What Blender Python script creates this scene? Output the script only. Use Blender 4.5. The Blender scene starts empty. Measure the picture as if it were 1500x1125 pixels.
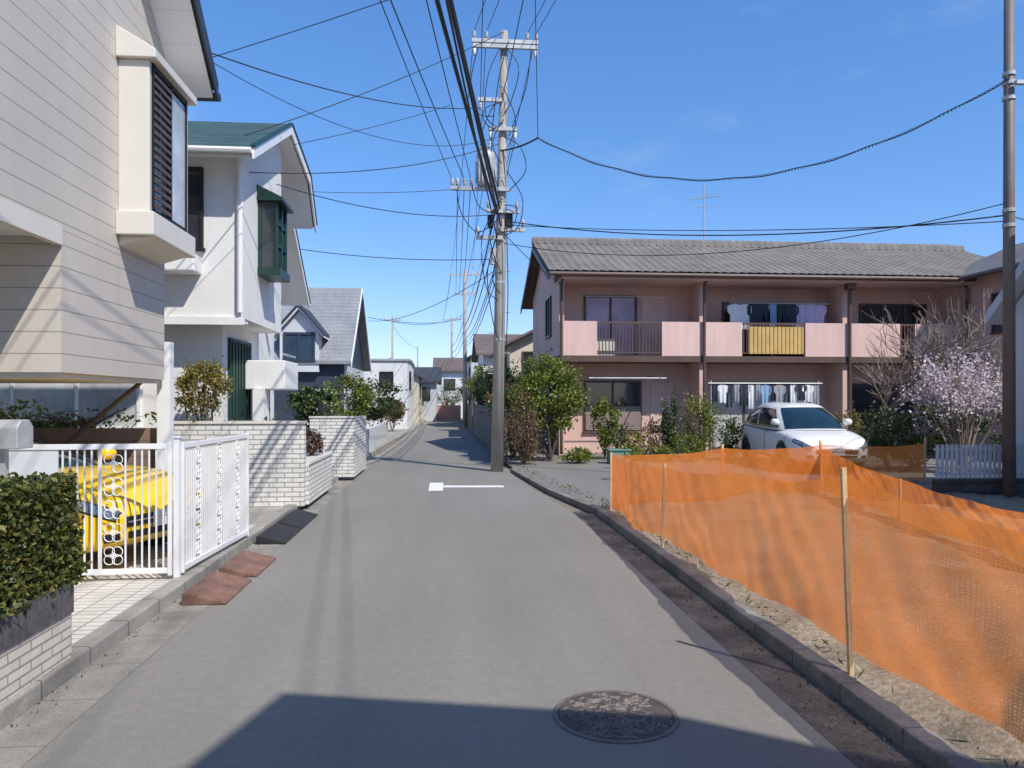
import bpy, bmesh, math, random
import numpy as np
from mathutils import Vector
R=math.radians
C=bpy.context.scene.collection
random.seed(7); rng=np.random.default_rng(7)
T=0.0862; ST,CT=math.sin(T),math.cos(T); F=1100.0; HZ=586.0; CH=1.75
def W(px,py,D):
    rx=(px-750)/F
    return Vector((D*(ST+rx*CT), D*(CT-rx*ST), CH-(py-HZ)/F*D))
ORG={}
# ---------------------------------------------------------------- materials
def newmat(name):
    m=bpy.data.materials.new(name); m.use_nodes=True
    nt=m.node_tree; b=nt.nodes['Principled BSDF']
    return m,nt,b
def nd(nt,t,**kw):
    n=nt.nodes.new(t)
    for k,v in kw.items(): setattr(n,k,v)
    return n
def mth(nt,op,a,b=None,c=None):
    n=nt.nodes.new('ShaderNodeMath'); n.operation=op
    for i,x in enumerate((a,b,c)):
        if x is None: continue
        if isinstance(x,(int,float)): n.inputs[i].default_value=x
        else: nt.links.new(x,n.inputs[i])
    return n.outputs[0]
def noise(nt,vec,scale,detail=4,rough=.6):
    n=nd(nt,'ShaderNodeTexNoise'); n.inputs['Scale'].default_value=scale; n.inputs['Detail'].default_value=detail; n.inputs['Roughness'].default_value=rough
    nt.links.new(vec,n.inputs['Vector']); return n.outputs['Fac']
def remap(nt,x,a,b,c,d):
    n=nd(nt,'ShaderNodeMapRange'); nt.links.new(x,n.inputs[0])
    for i,v in enumerate((a,b,c,d)): n.inputs[i+1].default_value=v
    return n.outputs[0]
def mat(name,col,rough=.8,var=.12,scale=1.5,fine=.06,fscale=40,bump=0,metal=0,coat=0,streak=0,lines=(),spec=.5):
    """lines: list of (axis, pitch, width, darken, bumpheight)"""
    m,nt,b=newmat(name); L=nt.links.new
    co=nd(nt,'ShaderNodeTexCoord').outputs['Object']
    v=remap(nt,noise(nt,co,scale),.3,.7,1-var,1+var)
    f=noise(nt,co,fscale,3,.7)
    v=mth(nt,'MULTIPLY',v,remap(nt,f,.3,.7,1-fine,1+fine))
    if streak:
        mp=nd(nt,'ShaderNodeMapping'); mp.inputs['Scale'].default_value=(3,3,.25); L(co,mp.inputs[0])
        v=mth(nt,'MULTIPLY',v,remap(nt,noise(nt,mp.outputs[0],1.2,5,.7),.35,.75,1+streak*.3,1-streak))
    h=mth(nt,'MULTIPLY',f,bump)
    if lines:
        sp=nd(nt,'ShaderNodeSeparateXYZ'); L(co,sp.inputs[0])
        for ax,pitch,wid,dark,bh in lines:
            if ax=='XY': a=mth(nt,'ADD',sp.outputs[0],sp.outputs[1])
            else: a=sp.outputs['XYZ'.index(ax)]
            fr=mth(nt,'FRACT',mth(nt,'ADD',mth(nt,'DIVIDE',a,pitch),100.37))
            ln=mth(nt,'LESS_THAN',fr,wid)
            v=mth(nt,'MULTIPLY',v,mth(nt,'SUBTRACT',1,mth(nt,'MULTIPLY',ln,dark)))
            h=mth(nt,'ADD',h,mth(nt,'MULTIPLY',mth(nt,'SUBTRACT',1,ln),bh))
    hs=nd(nt,'ShaderNodeHueSaturation'); hs.inputs['Color'].default_value=(*col,1); L(v,hs.inputs['Value'])
    L(hs.outputs[0],b.inputs['Base Color'])
    b.inputs['Roughness'].default_value=rough; b.inputs['Metallic'].default_value=metal
    b.inputs['Coat Weight'].default_value=coat; b.inputs['Coat Roughness'].default_value=.04
    b.inputs['Specular IOR Level'].default_value=spec
    if bump or lines:
        bp=nd(nt,'ShaderNodeBump'); bp.inputs['Strength'].default_value=.6; bp.inputs['Distance'].default_value=.02; L(h,bp.inputs['Height']); L(bp.outputs[0],b.inputs['Normal'])
    return m
def brickmat(name,c1,c2,mortar,bw,bh,ms=.012,rough=.7,streak=.1,horizontal=False):
    m,nt,b=newmat(name); L=nt.links.new
    co=nd(nt,'ShaderNodeTexCoord').outputs['Object']
    sp=nd(nt,'ShaderNodeSeparateXYZ'); L(co,sp.inputs[0]); cb=nd(nt,'ShaderNodeCombineXYZ')
    if horizontal: L(sp.outputs[0],cb.inputs[0]); L(sp.outputs[1],cb.inputs[1])
    else: L(mth(nt,'ADD',sp.outputs[0],sp.outputs[1]),cb.inputs[0]); L(sp.outputs[2],cb.inputs[1])
    bk=nd(nt,'ShaderNodeTexBrick'); L(cb.outputs[0],bk.inputs['Vector'])
    if horizontal: bk.offset=0
    for k,v in (('Color1',(*c1,1)),('Color2',(*c2,1)),('Mortar',(*mortar,1)),('Scale',1.0),('Mortar Size',ms),('Brick Width',bw),('Row Height',bh),('Mortar Smooth',.1)): bk.inputs[k].default_value=v
    v=remap(nt,noise(nt,co,2.5),.3,.7,1-streak,1+streak*.5)
    v=mth(nt,'MULTIPLY',v,remap(nt,noise(nt,co,25),.3,.7,.95,1.05))
    hs=nd(nt,'ShaderNodeHueSaturation'); L(bk.outputs['Color'],hs.inputs['Color']); L(v,hs.inputs['Value']); L(hs.outputs[0],b.inputs['Base Color'])
    b.inputs['Roughness'].default_value=rough
    bp=nd(nt,'ShaderNodeBump'); bp.inputs['Strength'].default_value=.7; bp.inputs['Distance'].default_value=.01
    L(mth(nt,'SUBTRACT',1,bk.outputs['Fac']),bp.inputs['Height']); L(bp.outputs[0],b.inputs['Normal'])
    return m
def leafmat(name,col,col2,trans=.3):
    m,nt,b=newmat(name); L=nt.links.new
    g=nd(nt,'ShaderNodeNewGeometry'); r=g.outputs['Random Per Island']
    cr=nd(nt,'ShaderNodeValToRGB'); L(r,cr.inputs[0])
    e=cr.color_ramp.elements; e[0].color=(*[c*.6 for c in col],1); e[1].color=(*col2,1)
    x=cr.color_ramp.elements.new(.6); x.color=(*col,1)
    d=nd(nt,'ShaderNodeBsdfTranslucent'); L(cr.outputs[0],d.inputs[0]); L(cr.outputs[0],b.inputs['Base Color']); b.inputs['Roughness'].default_value=.45
    mx=nd(nt,'ShaderNodeMixShader'); mx.inputs[0].default_value=trans; L(b.outputs[0],mx.inputs[1]); L(d.outputs[0],mx.inputs[2])
    L(mx.outputs[0],nt.nodes['Material Output'].inputs[0]); return m
def glassmat(name,col,rough=.05):
    m,nt,b=newmat(name); L=nt.links.new
    co=nd(nt,'ShaderNodeTexCoord').outputs['Object']
    hs=nd(nt,'ShaderNodeHueSaturation'); hs.inputs['Color'].default_value=(*col,1); L(remap(nt,noise(nt,co,1.2),.3,.7,.6,1.5),hs.inputs['Value']); L(hs.outputs[0],b.inputs['Base Color'])
    b.inputs['Roughness'].default_value=rough; b.inputs['Specular IOR Level'].default_value=.8
    bp=nd(nt,'ShaderNodeBump'); bp.inputs['Strength'].default_value=.05; L(noise(nt,co,2,1),bp.inputs['Height']); L(bp.outputs[0],b.inputs['Normal'])
    return m
def asphaltmat(name,base):
    m,nt,b=newmat(name); L=nt.links.new
    co=nd(nt,'ShaderNodeTexCoord').outputs['Object']
    v=remap(nt,noise(nt,co,.3,4,.5),.3,.7,.92,1.06)
    mp=nd(nt,'ShaderNodeMapping'); mp.inputs['Scale'].default_value=(1.3,.09,1); L(co,mp.inputs[0])
    v=mth(nt,'MULTIPLY',v,remap(nt,noise(nt,mp.outputs[0],1,4,.6),.3,.7,.91,1.07))
    v=mth(nt,'MULTIPLY',v,remap(nt,noise(nt,co,14,4,.7),.3,.7,.91,1.09))
    f=noise(nt,co,150,2,.8); v=mth(nt,'MULTIPLY',v,remap(nt,f,.3,.7,.62,1.38))
    v=mth(nt,'MULTIPLY',v,remap(nt,noise(nt,co,2.3,6,.75),.64,.74,1,.82))
    v=mth(nt,'MULTIPLY',v,remap(nt,noise(nt,co,60,2,.5),.68,.74,1,1.35))
    hs=nd(nt,'ShaderNodeHueSaturation'); hs.inputs['Color'].default_value=(*base,1); L(v,hs.inputs['Value']); L(hs.outputs[0],b.inputs['Base Color'])
    b.inputs['Roughness'].default_value=.85
    bp=nd(nt,'ShaderNodeBump'); bp.inputs['Strength'].default_value=.5; bp.inputs['Distance'].default_value=.006; L(f,bp.inputs['Height']); L(bp.outputs[0],b.inputs['Normal'])
    return m
def netmat(name):
    m,nt,b=newmat(name); L=nt.links.new
    uv=nd(nt,'ShaderNodeUVMap').outputs[0]; sp=nd(nt,'ShaderNodeSeparateXYZ'); L(uv,sp.inputs[0])
    a=mth(nt,'LESS_THAN',mth(nt,'FRACT',mth(nt,'DIVIDE',sp.outputs[0],.026)),.33)
    c=mth(nt,'LESS_THAN',mth(nt,'FRACT',mth(nt,'DIVIDE',sp.outputs[1],.017)),.4)
    ln=mth(nt,'MAXIMUM',a,c)
    al=mth(nt,'ADD',mth(nt,'MULTIPLY',ln,.30),.54)
    cr=nd(nt,'ShaderNodeHueSaturation'); cr.inputs['Color'].default_value=(1.0,.305,.05,1)
    L(mth(nt,'ADD',mth(nt,'MULTIPLY',ln,.1),.9),cr.inputs['Value'])
    L(cr.outputs[0],b.inputs['Base Color']); b.inputs['Roughness'].default_value=.5
    tl=nd(nt,'ShaderNodeBsdfTranslucent'); L(cr.outputs[0],tl.inputs[0])
    m1=nd(nt,'ShaderNodeMixShader'); m1.inputs[0].default_value=.52; L(b.outputs[0],m1.inputs[1]); L(tl.outputs[0],m1.inputs[2])
    tr=nd(nt,'ShaderNodeBsdfTransparent'); m2=nd(nt,'ShaderNodeMixShader'); L(al,m2.inputs[0]); L(tr.outputs[0],m2.inputs[1]); L(m1.outputs[0],m2.inputs[2])
    L(m2.outputs[0],nt.nodes['Material Output'].inputs[0]); return m
M={}
M['asphalt']=asphaltmat('asphalt',(.222,.208,.180)); M['asphalt_drive']=asphaltmat('asphalt_drive',(.20,.19,.168))
M['concrete']=mat('concrete',(.27,.25,.21),.95,.35,1.6,.22,50,.5,lines=(('Y',.6,.02,.35,.3),))
M['kerb']=mat('kerb',(.30,.28,.24),.9,.35,1.5,.2,50,.4,lines=(('Y',.6,.03,.5,.4),))
M['kerb_old']=mat('kerb_old',(.20,.18,.15),.9,.45,2,.25,40,.5,lines=(('Y',.6,.03,.4,.3),))
M['gutter_dirty']=mat('gutter_dirty',(.13,.112,.09),.95,.55,2.5,.45,45,.8)
M['yard']=mat('yard',(.33,.305,.265),.9,.25,.8,.15,30,.4)
M['earth']=mat('earth',(.22,.19,.14),.95,.3,.3,.2,10,.4)
M['soil']=mat('soil',(.28,.215,.145),.95,.35,1.5,.4,25,1.2)
M['tile']=brickmat('tile',(.70,.66,.58),(.64,.60,.53),(.35,.32,.28),.2,.1,.008,.5,.15,True)
M['brick_white']=brickmat('brick_white',(.74,.72,.66),(.68,.66,.6),(.34,.32,.29),.24,.075,.009,.6,.12)
M['tile_beige']=brickmat('tile_beige',(.66,.60,.51),(.60,.55,.47),(.30,.27,.23),.23,.058,.006,.6,.15)
M['paint_white']=mat('paint_white',(.78,.78,.77),.4,.05,3,.03,60)
M['frosted']=mat('frosted',(.62,.66,.68),.35,.05,3,.03,60)
M['road_paint']=mat('road_paint',(.74,.73,.70),.8,.15,6,.2,50,.2)
M['siding']=mat('siding',(.545,.495,.43),.6,.06,.6,.03,30,.05,streak=.06,lines=(('Z',.205,.05,.45,1.0),))
M['siding_trim']=mat('siding_trim',(.66,.62,.545),.5,.06,.8,.03,30)
M['soffit']=mat('soffit',(.80,.79,.77),.6,.04,1,.02,30,lines=(('Y',.3,.02,.2,.2),))
M['stucco']=mat('stucco',(.77,.755,.72),.85,.05,.8,.06,55,.8,streak=.07)
M['green_roof']=mat('green_roof',(.05,.095,.085),.6,.2,2,.1,30,.1,lines=(('Z',.16,.14,.55,.6),('X',.45,.03,.3,.2)))
M['green_frame']=mat('green_frame',(.012,.04,.03),.4,.15,2,.05,40)
M['navy']=mat('navy',(.03,.04,.06),.6,.2,2,.05,40)
M['dark_roof']=mat('dark_roof',(.05,.055,.065),.7,.2,2,.1,30,lines=(('Z',.15,.12,.4,.5),))
M['gray_shingle']=mat('gray_shingle',(.25,.255,.26),.8,.15,1.2,.2,12,.2,lines=(('Z',.17,.1,.35,.5),('X',.35,.04,.15,.1)))
M['brown_roof']=mat('brown_roof',(.16,.12,.10),.8,.2,1.2,.2,12,.2,lines=(('Z',.1,.15,.4,.5),))
M['kawara']=mat('kawara',(.175,.155,.135),.65,.22,1.2,.14,6,.05,lines=(('X',.27,.12,.35,.2),))
M['pink']=mat('pink',(.70,.48,.42),.85,.06,.7,.05,40,.3,streak=.12)
M['pink_wall']=mat('pink_wall',(.64,.435,.375),.85,.08,.8,.05,40,.3,streak=.12)
M['brown_trim']=mat('brown_trim',(.10,.06,.045),.55,.2,2,.05,40)
M['beige']=mat('beige',(.62,.55,.44),.85,.08,.8,.05,30,.2,streak=.12)
M['white_wall']=mat('white_wall',(.72,.71,.69),.8,.06,.8,.05,30,.2,streak=.1,lines=(('Z',.45,.02,.2,.2),))
M['gray_wall']=mat('gray_wall',(.58,.59,.60),.8,.06,.8,.05,30,.2,streak=.1)
M['block']=brickmat('block',(.20,.185,.165),(.16,.15,.135),(.10,.095,.09),.4,.2,.01,.9,.3)
M['dark_block']=brickmat('dark_block',(.10,.085,.075),(.08,.07,.06),(.05,.045,.04),.4,.15,.01,.9,.25)
M['bamboo']=mat('bamboo',(.58,.37,.12),.6,.15,3,.1,40,.1,lines=(('X',.13,.22,.75,.8),))
M['wood']=mat('wood',(.66,.44,.22),.7,.2,5,.15,60,.2)
M['brownboard']=mat('brownboard',(.22,.15,.11),.7,.2,2,.1,40,lines=(('Z',.2,.05,.5,.5),))
M['pole']=mat('pole',(.38,.345,.30),.85,.18,1.5,.12,35,.3,streak=.25)
M['steel']=mat('steel',(.18,.155,.13),.6,.2,2,.1,40,metal=.1,streak=.25)
M['galv']=mat('galv',(.48,.48,.47),.5,.2,4,.1,40,metal=.3)
M['insul']=mat('insul',(.55,.53,.5),.25,.2,5,.05,40)
M['cable']=mat('cable',(.018,.018,.02),.6,.1,1,.05,20)
M['rust']=mat('rust',(.19,.10,.072),.85,.35,4,.3,40,.6)
M['iron']=mat('iron',(.17,.145,.125),.65,.3,6,.3,60,.4,metal=.15)
M['iron_dark']=mat('iron_dark',(.08,.066,.056),.75,.3,6,.3,60,.4)
M['rubber']=mat('rubber',(.025,.025,.027),.8,.2,4,.2,40,.3,lines=(('Y',.08,.2,.3,.5),))
M['tyre']=mat('tyre',(.02,.02,.02),.85,.2,4,.1,40)
M['rim']=mat('rim',(.55,.55,.57),.3,.1,4,.03,40,metal=.8)
M['black']=mat('black',(.012,.012,.013),.5,.1,4,.05,40)
M['car_white']=mat('car_white',(.80,.80,.78),.3,.02,1,.01,40,coat=.5)
M['car_yellow']=mat('car_yellow',(.90,.55,.005),.3,.02,1,.01,40,coat=.5)
M['lamp']=mat('lamp',(.22,.25,.28),.08,.6,14,.1,40,metal=.5,coat=1)
M['chrome']=mat('chrome',(.7,.72,.75),.12,.1,4,.02,40,metal=1)
M['glass']=glassmat('glass',(.03,.035,.04)); M['glass_curtain']=glassmat('glass_curtain',(.36,.22,.32),.2); M['glass_pale']=glassmat('glass_pale',(.45,.46,.45),.15)
M['glass_blue']=glassmat('glass_blue',(.04,.07,.11)); M['car_glass']=glassmat('car_glass',(.012,.035,.045),.03)
M['shutter']=mat('shutter',(.30,.22,.2),.5,.1,2,.05,40,lines=(('Z',.06,.2,.4,.6),))
M['coping']=mat('coping',(.10,.092,.092),.75,.3,4,.3,25,.3,lines=(('Y',.4,.03,.4,.3),))
M['bark']=mat('bark',(.13,.10,.075),.9,.3,6,.3,50,.8); M['bark_gray']=mat('bark_gray',(.24,.18,.145),.9,.3,6,.3,50,.8)
M['net']=netmat('net')
M['hedge']=leafmat('hedge',(.08,.105,.022),(.28,.24,.06)); M['hedge_light_block']=mat('hedge_light_block',(.02,.022,.01),.9,.3,5,.3,30)
M['leaf']=leafmat('leaf',(.155,.21,.03),(.38,.40,.08),.4); M['leaf_dark']=leafmat('leaf_dark',(.055,.09,.025),(.15,.20,.05))
M['leaf_yellow']=leafmat('leaf_yellow',(.23,.22,.045),(.36,.22,.08)); M['leaf_brown']=leafmat('leaf_brown',(.18,.12,.06),(.32,.22,.11))
M['blossom']=leafmat('blossom',(.80,.66,.68),(.90,.84,.83),.4); M['grass']=leafmat('grass',(.12,.15,.04),(.30,.26,.11))
M['leaf_red']=leafmat('leaf_red',(.14,.06,.04),(.24,.13,.07)); M['litter']=leafmat('litter',(.10,.065,.04),(.24,.16,.09),.1)
M['cloth_white']=mat('cloth_white',(.70,.71,.72),.9,.08,6,.03,40); M['cloth_gray']=mat('cloth_gray',(.30,.31,.33),.9,.1,6,.03,40)
M['cloth_dark']=mat('cloth_dark',(.03,.035,.05),.9,.1,6,.03,40); M['cloth_lilac']=mat('cloth_lilac',(.50,.42,.58),.9,.1,6,.03,40); M['cloth_blue']=mat('cloth_blue',(.22,.36,.52),.9,.1,6,.03,40)
M['planter_green']=mat('planter_green',(.14,.26,.22),.6,.15,3,.05,40)
M['pinkfence']=mat('pinkfence',(.45,.25,.19),.8,.1,2,.05,30)
# ---------------------------------------------------------------- mesh builder
class MB:
    def __init__(s): s.v=[]; s.f=[]
    def add(s,v,f):
        o=len(s.v); s.v+= [tuple(p) for p in v]; s.f+=[[i+o for i in q] for q in f]; return s
    def box(s,x0,x1,y0,y1,z0,z1):
        if x0>x1:x0,x1=x1,x0
        if y0>y1:y0,y1=y1,y0
        return s.add([(x,y,z) for z in (z0,z1) for x,y in ((x0,y0),(x1,y0),(x1,y1),(x0,y1))],[[3,2,1,0],[4,5,6,7],[0,1,5,4],[1,2,6,5],[2,3,7,6],[3,0,4,7]])
    def prism(s,poly,ax,a0,a1):
        n=len(poly)
        def p(q,a): return (a,q[0],q[1]) if ax=='X' else ((q[0],a,q[1]) if ax=='Y' else (q[0],q[1],a))
        v=[p(q,a0) for q in poly]+[p(q,a1) for q in poly]
        return s.add(v,[list(range(n)),list(range(2*n-1,n-1,-1))]+[[i,(i+1)%n,n+(i+1)%n,n+i] for i in range(n)])
    def tube(s,pts,r,n=6,caps=True):
        pts=[Vector(p) for p in pts]; k=len(pts); rs=r if isinstance(r,(list,tuple)) else [r]*k
        v=[]; up=None
        for i,p in enumerate(pts):
            d=(pts[min(i+1,k-1)]-pts[max(i-1,0)]).normalized()
            if up is None: up=Vector((0,0,1)) if abs(d.z)<.9 else Vector((1,0,0))
            a=d.cross(up)
            if a.length<1e-4: a=d.cross(Vector((0,1,0)))
            a.normalize(); b=d.cross(a)
            for j in range(n):
                t=2*math.pi*j/n; v.append(p+a*math.cos(t)*rs[i]+b*math.sin(t)*rs[i])
        f=[[i*n+j,i*n+(j+1)%n,(i+1)*n+(j+1)%n,(i+1)*n+j] for i in range(k-1) for j in range(n)]
        if caps: f+=[list(range(n)),list(range((k-1)*n,k*n))]
        return s.add(v,f)
    def lathe(s,prof,cx,cy,n=20):
        v=[(cx+r*math.cos(2*math.pi*j/n),cy+r*math.sin(2*math.pi*j/n),z) for r,z in prof for j in range(n)]
        k=len(prof); f=[[i*n+j,i*n+(j+1)%n,(i+1)*n+(j+1)%n,(i+1)*n+j] for i in range(k-1) for j in range(n)]
        return s.add(v,f+[list(range(n)),list(range((k-1)*n,k*n))])
    def build(s,name,m,parent=None,smooth=False,bevel=0,norm=True,origin=None):
        if parent is not None: og=ORG[parent.name]
        elif origin is not None: og=Vector(origin)
        else:
            a=np.array(s.v); og=Vector(((a[:,0].min()+a[:,0].max())/2,(a[:,1].min()+a[:,1].max())/2,a[:,2].min()))
        me=bpy.data.meshes.new(name); me.from_pydata([(p[0]-og.x,p[1]-og.y,p[2]-og.z) for p in s.v],[],s.f)
        if norm:
            b=bmesh.new(); b.from_mesh(me); bmesh.ops.recalc_face_normals(b,faces=b.faces); b.to_mesh(me); b.free()
        if smooth: me.polygons.foreach_set('use_smooth',[True]*len(me.polygons))
        me.materials.append(M[m]); o=bpy.data.objects.new(name,me); C.objects.link(o)
        if parent is not None: o.parent=parent
        else: o.location=og
        ORG[o.name]=og
        if bevel:
            md=o.modifiers.new('bevel','BEVEL'); md.width=bevel; md.segments=2; md.limit_method='ANGLE'
        return o
def tag(o,label,cat,group=None,kind=None):
    if label: o['label']=label
    if cat: o['category']=cat
    if group: o['group']=group
    if kind: o['kind']=kind
    return o
def thing(name,label,cat,loc,group=None):
    o=bpy.data.objects.new(name,None); o.empty_display_size=.2; C.objects.link(o); o.location=loc; ORG[o.name]=Vector(loc); return tag(o,label,cat,group)
def struct(o): o['kind']='structure'; return o
def bx(x0,x1,y0,y1,z0,z1): return MB().box(x0,x1,y0,y1,z0,z1)
def sheet(pts,z): return MB().add([(x,y,z) for x,y in pts],[list(range(len(pts)))])
def strip(L_,R_,z):
    m=MB(); v=[]
    for a,b in zip(L_,R_): v+=[(a[0],a[1],z),(b[0],b[1],z)]
    return m.add(v,[[2*i,2*i+1,2*i+3,2*i+2] for i in range(len(L_)-1)])
# ---------------------------------------------------------------- setting
struct(sheet([(-300,-300),(300,-300),(300,300),(-300,300)],-.03).build('ground','earth'))
YS=[-12,2,6,9,11.5,14,18.5,22,30,42,66]
RX=[1.95,1.95,1.95,1.95,1.95,1.72,1.5,1.3,1.25,1.2,1.1]; LX=[-2.0]*8+[-1.9,-1.5,-1.4]
struct(strip([(x-.02,y) for x,y in zip(LX,YS)],[(x,y) for x,y in zip(RX,YS)],0).build('road','asphalt'))
struct(strip([(x-.35,y) for x,y in zip(LX,YS)],[(x-.02,y) for x,y in zip(LX,YS)],.002).build('gutter','concrete'))
def kerb(Xs,Ys,w,h):
    m=MB(); v=[]
    for x,y,hh in zip(Xs,Ys,h): v+=[(x,y,-.02),(x+w,y,-.02),(x+w,y,hh),(x,y,hh)]
    f=[[4*i+j,4*i+(j+1)%4,4*i+4+(j+1)%4,4*i+4+j] for i in range(len(Xs)-1) for j in range(4)]+[[0,1,2,3],[4*len(Xs)-4+j for j in range(4)]]
    return m.add(v,f)
struct(kerb([x-.50 for x in LX],YS,.15,[.12]*len(YS)).build('kerb','kerb',bevel=.015))
struct(strip([(-40,y) for y in YS],[(x-.50,y) for x,y in zip(LX,YS)],.08).build('pavement','yard'))
struct(sheet([(-8,5.06),(-2.5,5.06),(-2.5,10.2),(-8,10.2)],.1).build('carport_paving','tile'))
struct(strip([(1.95,-5),(1.95,4),(1.95,11.4)],[(2.27,-5),(2.27,4),(2.27,11.4)],.002).build('side_gutter','gutter_dirty'))
struct(kerb([2.27,2.26,2.28,2.27,2.275,2.27],[-5,0,3,6,9,11.4],.135,[.105,.11,.105,.10,.10,.095]).build('side_kerb','kerb_old',bevel=.015))
struct(kerb([2.27,1.88,1.55],[11.41,14.1,18.5],.13,[.085,.07,.06]).build('drive_kerb','kerb_old',bevel=.01))
struct(sheet([(2.4,11.35),(18,11.35),(18,24),(1.4,24),(1.66,18.5),(1.98,14.1)],.05).build('driveway','asphalt_drive'))
def soil_grid():
    m=MB(); nx,ny=50,95; v=[]
    for j in range(ny+1):
        for i in range(nx+1):
            x=2.405+i*.16; y=-2+j*.165
            edge=min(1,i/2)
            ymax=11.15+(x-2.42)*.4
            yy=min(y,ymax)
            z=.085+edge*(.07+.05*math.sin(x*2.1+yy*1.3)*math.sin(yy*1.7)+random.uniform(-.025,.025))
            v.append((x,yy,z))
    return m.add(v,[[j*(nx+1)+i,j*(nx+1)+i+1,(j+1)*(nx+1)+i+1,(j+1)*(nx+1)+i] for j in range(ny) for i in range(nx)])
struct(soil_grid().build('soil','soil',smooth=True,norm=False))
struct(sheet([(2.42,-12),(40,-12),(40,11.3),(2.42,11.3)],.02).build('vacant_ground','soil'))
struct(sheet([(1.5,24.05),(40,24.05),(40,66),(1.3,66)],.02).build('back_ground','yard'))
mk=MB()
mk.add([(x,y,.005) for x,y in ((-.36,14.5),(-.08,14.52),(-.08,15.06),(1.14,14.98),(1.14,15.3),(-.08,15.4),(-.08,15.95),(-.36,15.93))],[list(range(8))])
struct(mk.build('road_marking','road_paint'))
# ---------------------------------------------------------------- foliage helpers
def leaves(name,pts,size,m,parent=None,aspect=.55,origin=None):
    pts=np.asarray(pts); n=len(pts)
    a=rng.normal(size=(n,3)); a/=np.linalg.norm(a,axis=1)[:,None]
    b=rng.normal(size=(n,3)); b[:,2]*=.6; b=b-(b*a).sum(1)[:,None]*a; b/=np.linalg.norm(b,axis=1)[:,None]
    s=size*rng.uniform(.6,1.3,n)[:,None]
    V=np.stack([pts-a*s*.5,pts+b*s*aspect*.5-a*s*.05,pts+a*s*.5,pts-b*s*aspect*.5-a*s*.05],1).reshape(-1,3)
    mb=MB(); mb.v=[tuple(p) for p in V]; mb.f=[[4*i,4*i+1,4*i+2,4*i+3] for i in range(n)]
    return mb.build(name,m,parent,norm=False,origin=origin)
def crown(n,c,r,k=30,spread=.28,shell=.55):
    c=np.array(c); r=np.array(r)
    d=rng.normal(size=(k,3)); d/=np.linalg.norm(d,axis=1)[:,None]
    cc=d*(shell+(1-shell)*rng.random(k))[:,None]*.9
    i=rng.integers(0,k,n); w=rng.uniform(.5,1.3,k)
    p=cc[i]+rng.normal(size=(n,3))*spread*w[i][:,None]*.55
    p=c+p*r; p[:,2]=np.maximum(p[:,2],.03); return p
def stems(root,base,c,r,k,rad,m='bark',name='stem'):
    mb=MB(); b=Vector(base)
    for i in range(k):
        e=Vector(c)+Vector((random.uniform(-.7,.7)*r[0],random.uniform(-.7,.7)*r[1],random.uniform(-.2,.7)*r[2]))
        mid=b.lerp(e,.5)+Vector((random.uniform(-.1,.1),random.uniform(-.1,.1),.05))
        mb.tube([b+Vector((random.uniform(-.04,.04),random.uniform(-.04,.04),0)),mid,e],[rad,rad*.7,rad*.3],5)
    return mb.build(name,m,root)
def shrub(x,y,zb,c,r,n,size,m,label,cat='shrub',name='shrub',k=24,spread=.3,group=None,stem=True,nst=6,rad=.02):
    t=thing(name,label,cat,(x,y,zb),group)
    if stem: stems(t,(x,y,zb),c,r,nst,rad)
    leaves('foliage',crown(n,c,r,k,spread),size,m,t)
    return t
def baretree(x,y,zb,h,label,m='bark_gray',levels=5,name='bare_tree',spread=.5,r0=.07,seed=3):
    rs=random.Random(seed); t=thing(name,label,'tree',(x,y,zb)); tr=MB(); br=MB()
    def grow(p,d,l,r,lv):
        q=p+d*l*.5+Vector((rs.uniform(-.1,.1),rs.uniform(-.1,.1),0))*l*.5; e=q+(d+Vector((rs.uniform(-.2,.2),rs.uniform(-.2,.2),.1))).normalized()*l*.5
        (tr if lv==levels else br).tube([p,q,e],[r,r*.85,r*.65],5 if lv>2 else 3)
        if lv<=0: return
        for i in range(rs.choice((3,3,4)) if lv>1 else 3):
            nd_=(d+Vector((rs.uniform(-1,1),rs.uniform(-1,1),rs.uniform(-.3,.7)))*spread*1.5).normalized()
            grow(e if i<2 else q,nd_,l*rs.uniform(.6,.85),max(r*.6,.007),lv-1)
    grow(Vector((x,y,zb)),Vector((0,0,1)),h*.3,r0,levels)
    tr.build('trunk',m,t); br.build('branches',m,t); return t
# ---------------------------------------------------------------- windows
def fbox(mb,face,pl,a0,a1,d0,d1,z0,z1):
    if face=='-Y': mb.box(a0,a1,pl-d1,pl-d0,z0,z1)
    elif face=='+X': mb.box(pl+d0,pl+d1,a0,a1,z0,z1)
    elif face=='-X': mb.box(pl-d1,pl-d0,a0,a1,z0,z1)
def win(root,face,pl,a0,a1,z0,z1,fm='brown_trim',gm='glass',nm=1,w=.05,name='window',bars=0,label=None):
    fr=MB()
    fbox(fr,face,pl,a0,a0+w,-.02,.06,z0,z1); fbox(fr,face,pl,a1-w,a1,-.02,.06,z0,z1)
    fbox(fr,face,pl,a0+w,a1-w,-.02,.06,z1-w,z1); fbox(fr,face,pl,a0-.03,a1+.03,-.02,.09,z0-w,z0+.002)
    for i in range(nm):
        c=a0+(a1-a0)*(i+1)/(nm+1); fbox(fr,face,pl,c-w*.5,c+w*.5,-.02,.05,z0+.003,z1-w-.001)
    for i in range(bars):
        c=z0+(z1-z0)*(i+1)/(bars+1); fbox(fr,face,pl,a0+w+.001,a1-w-.001,-.02,.045,c-.012,c+.012)
    f=fr.build(name,fm,root)
    if label: f['label']=label
    p=MB(); fbox(p,face,pl,a0+w*.5,a1-w*.5,.003,.02,z0+.004,z1-w*.5); p.build('pane',gm,f)
    return f
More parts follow.
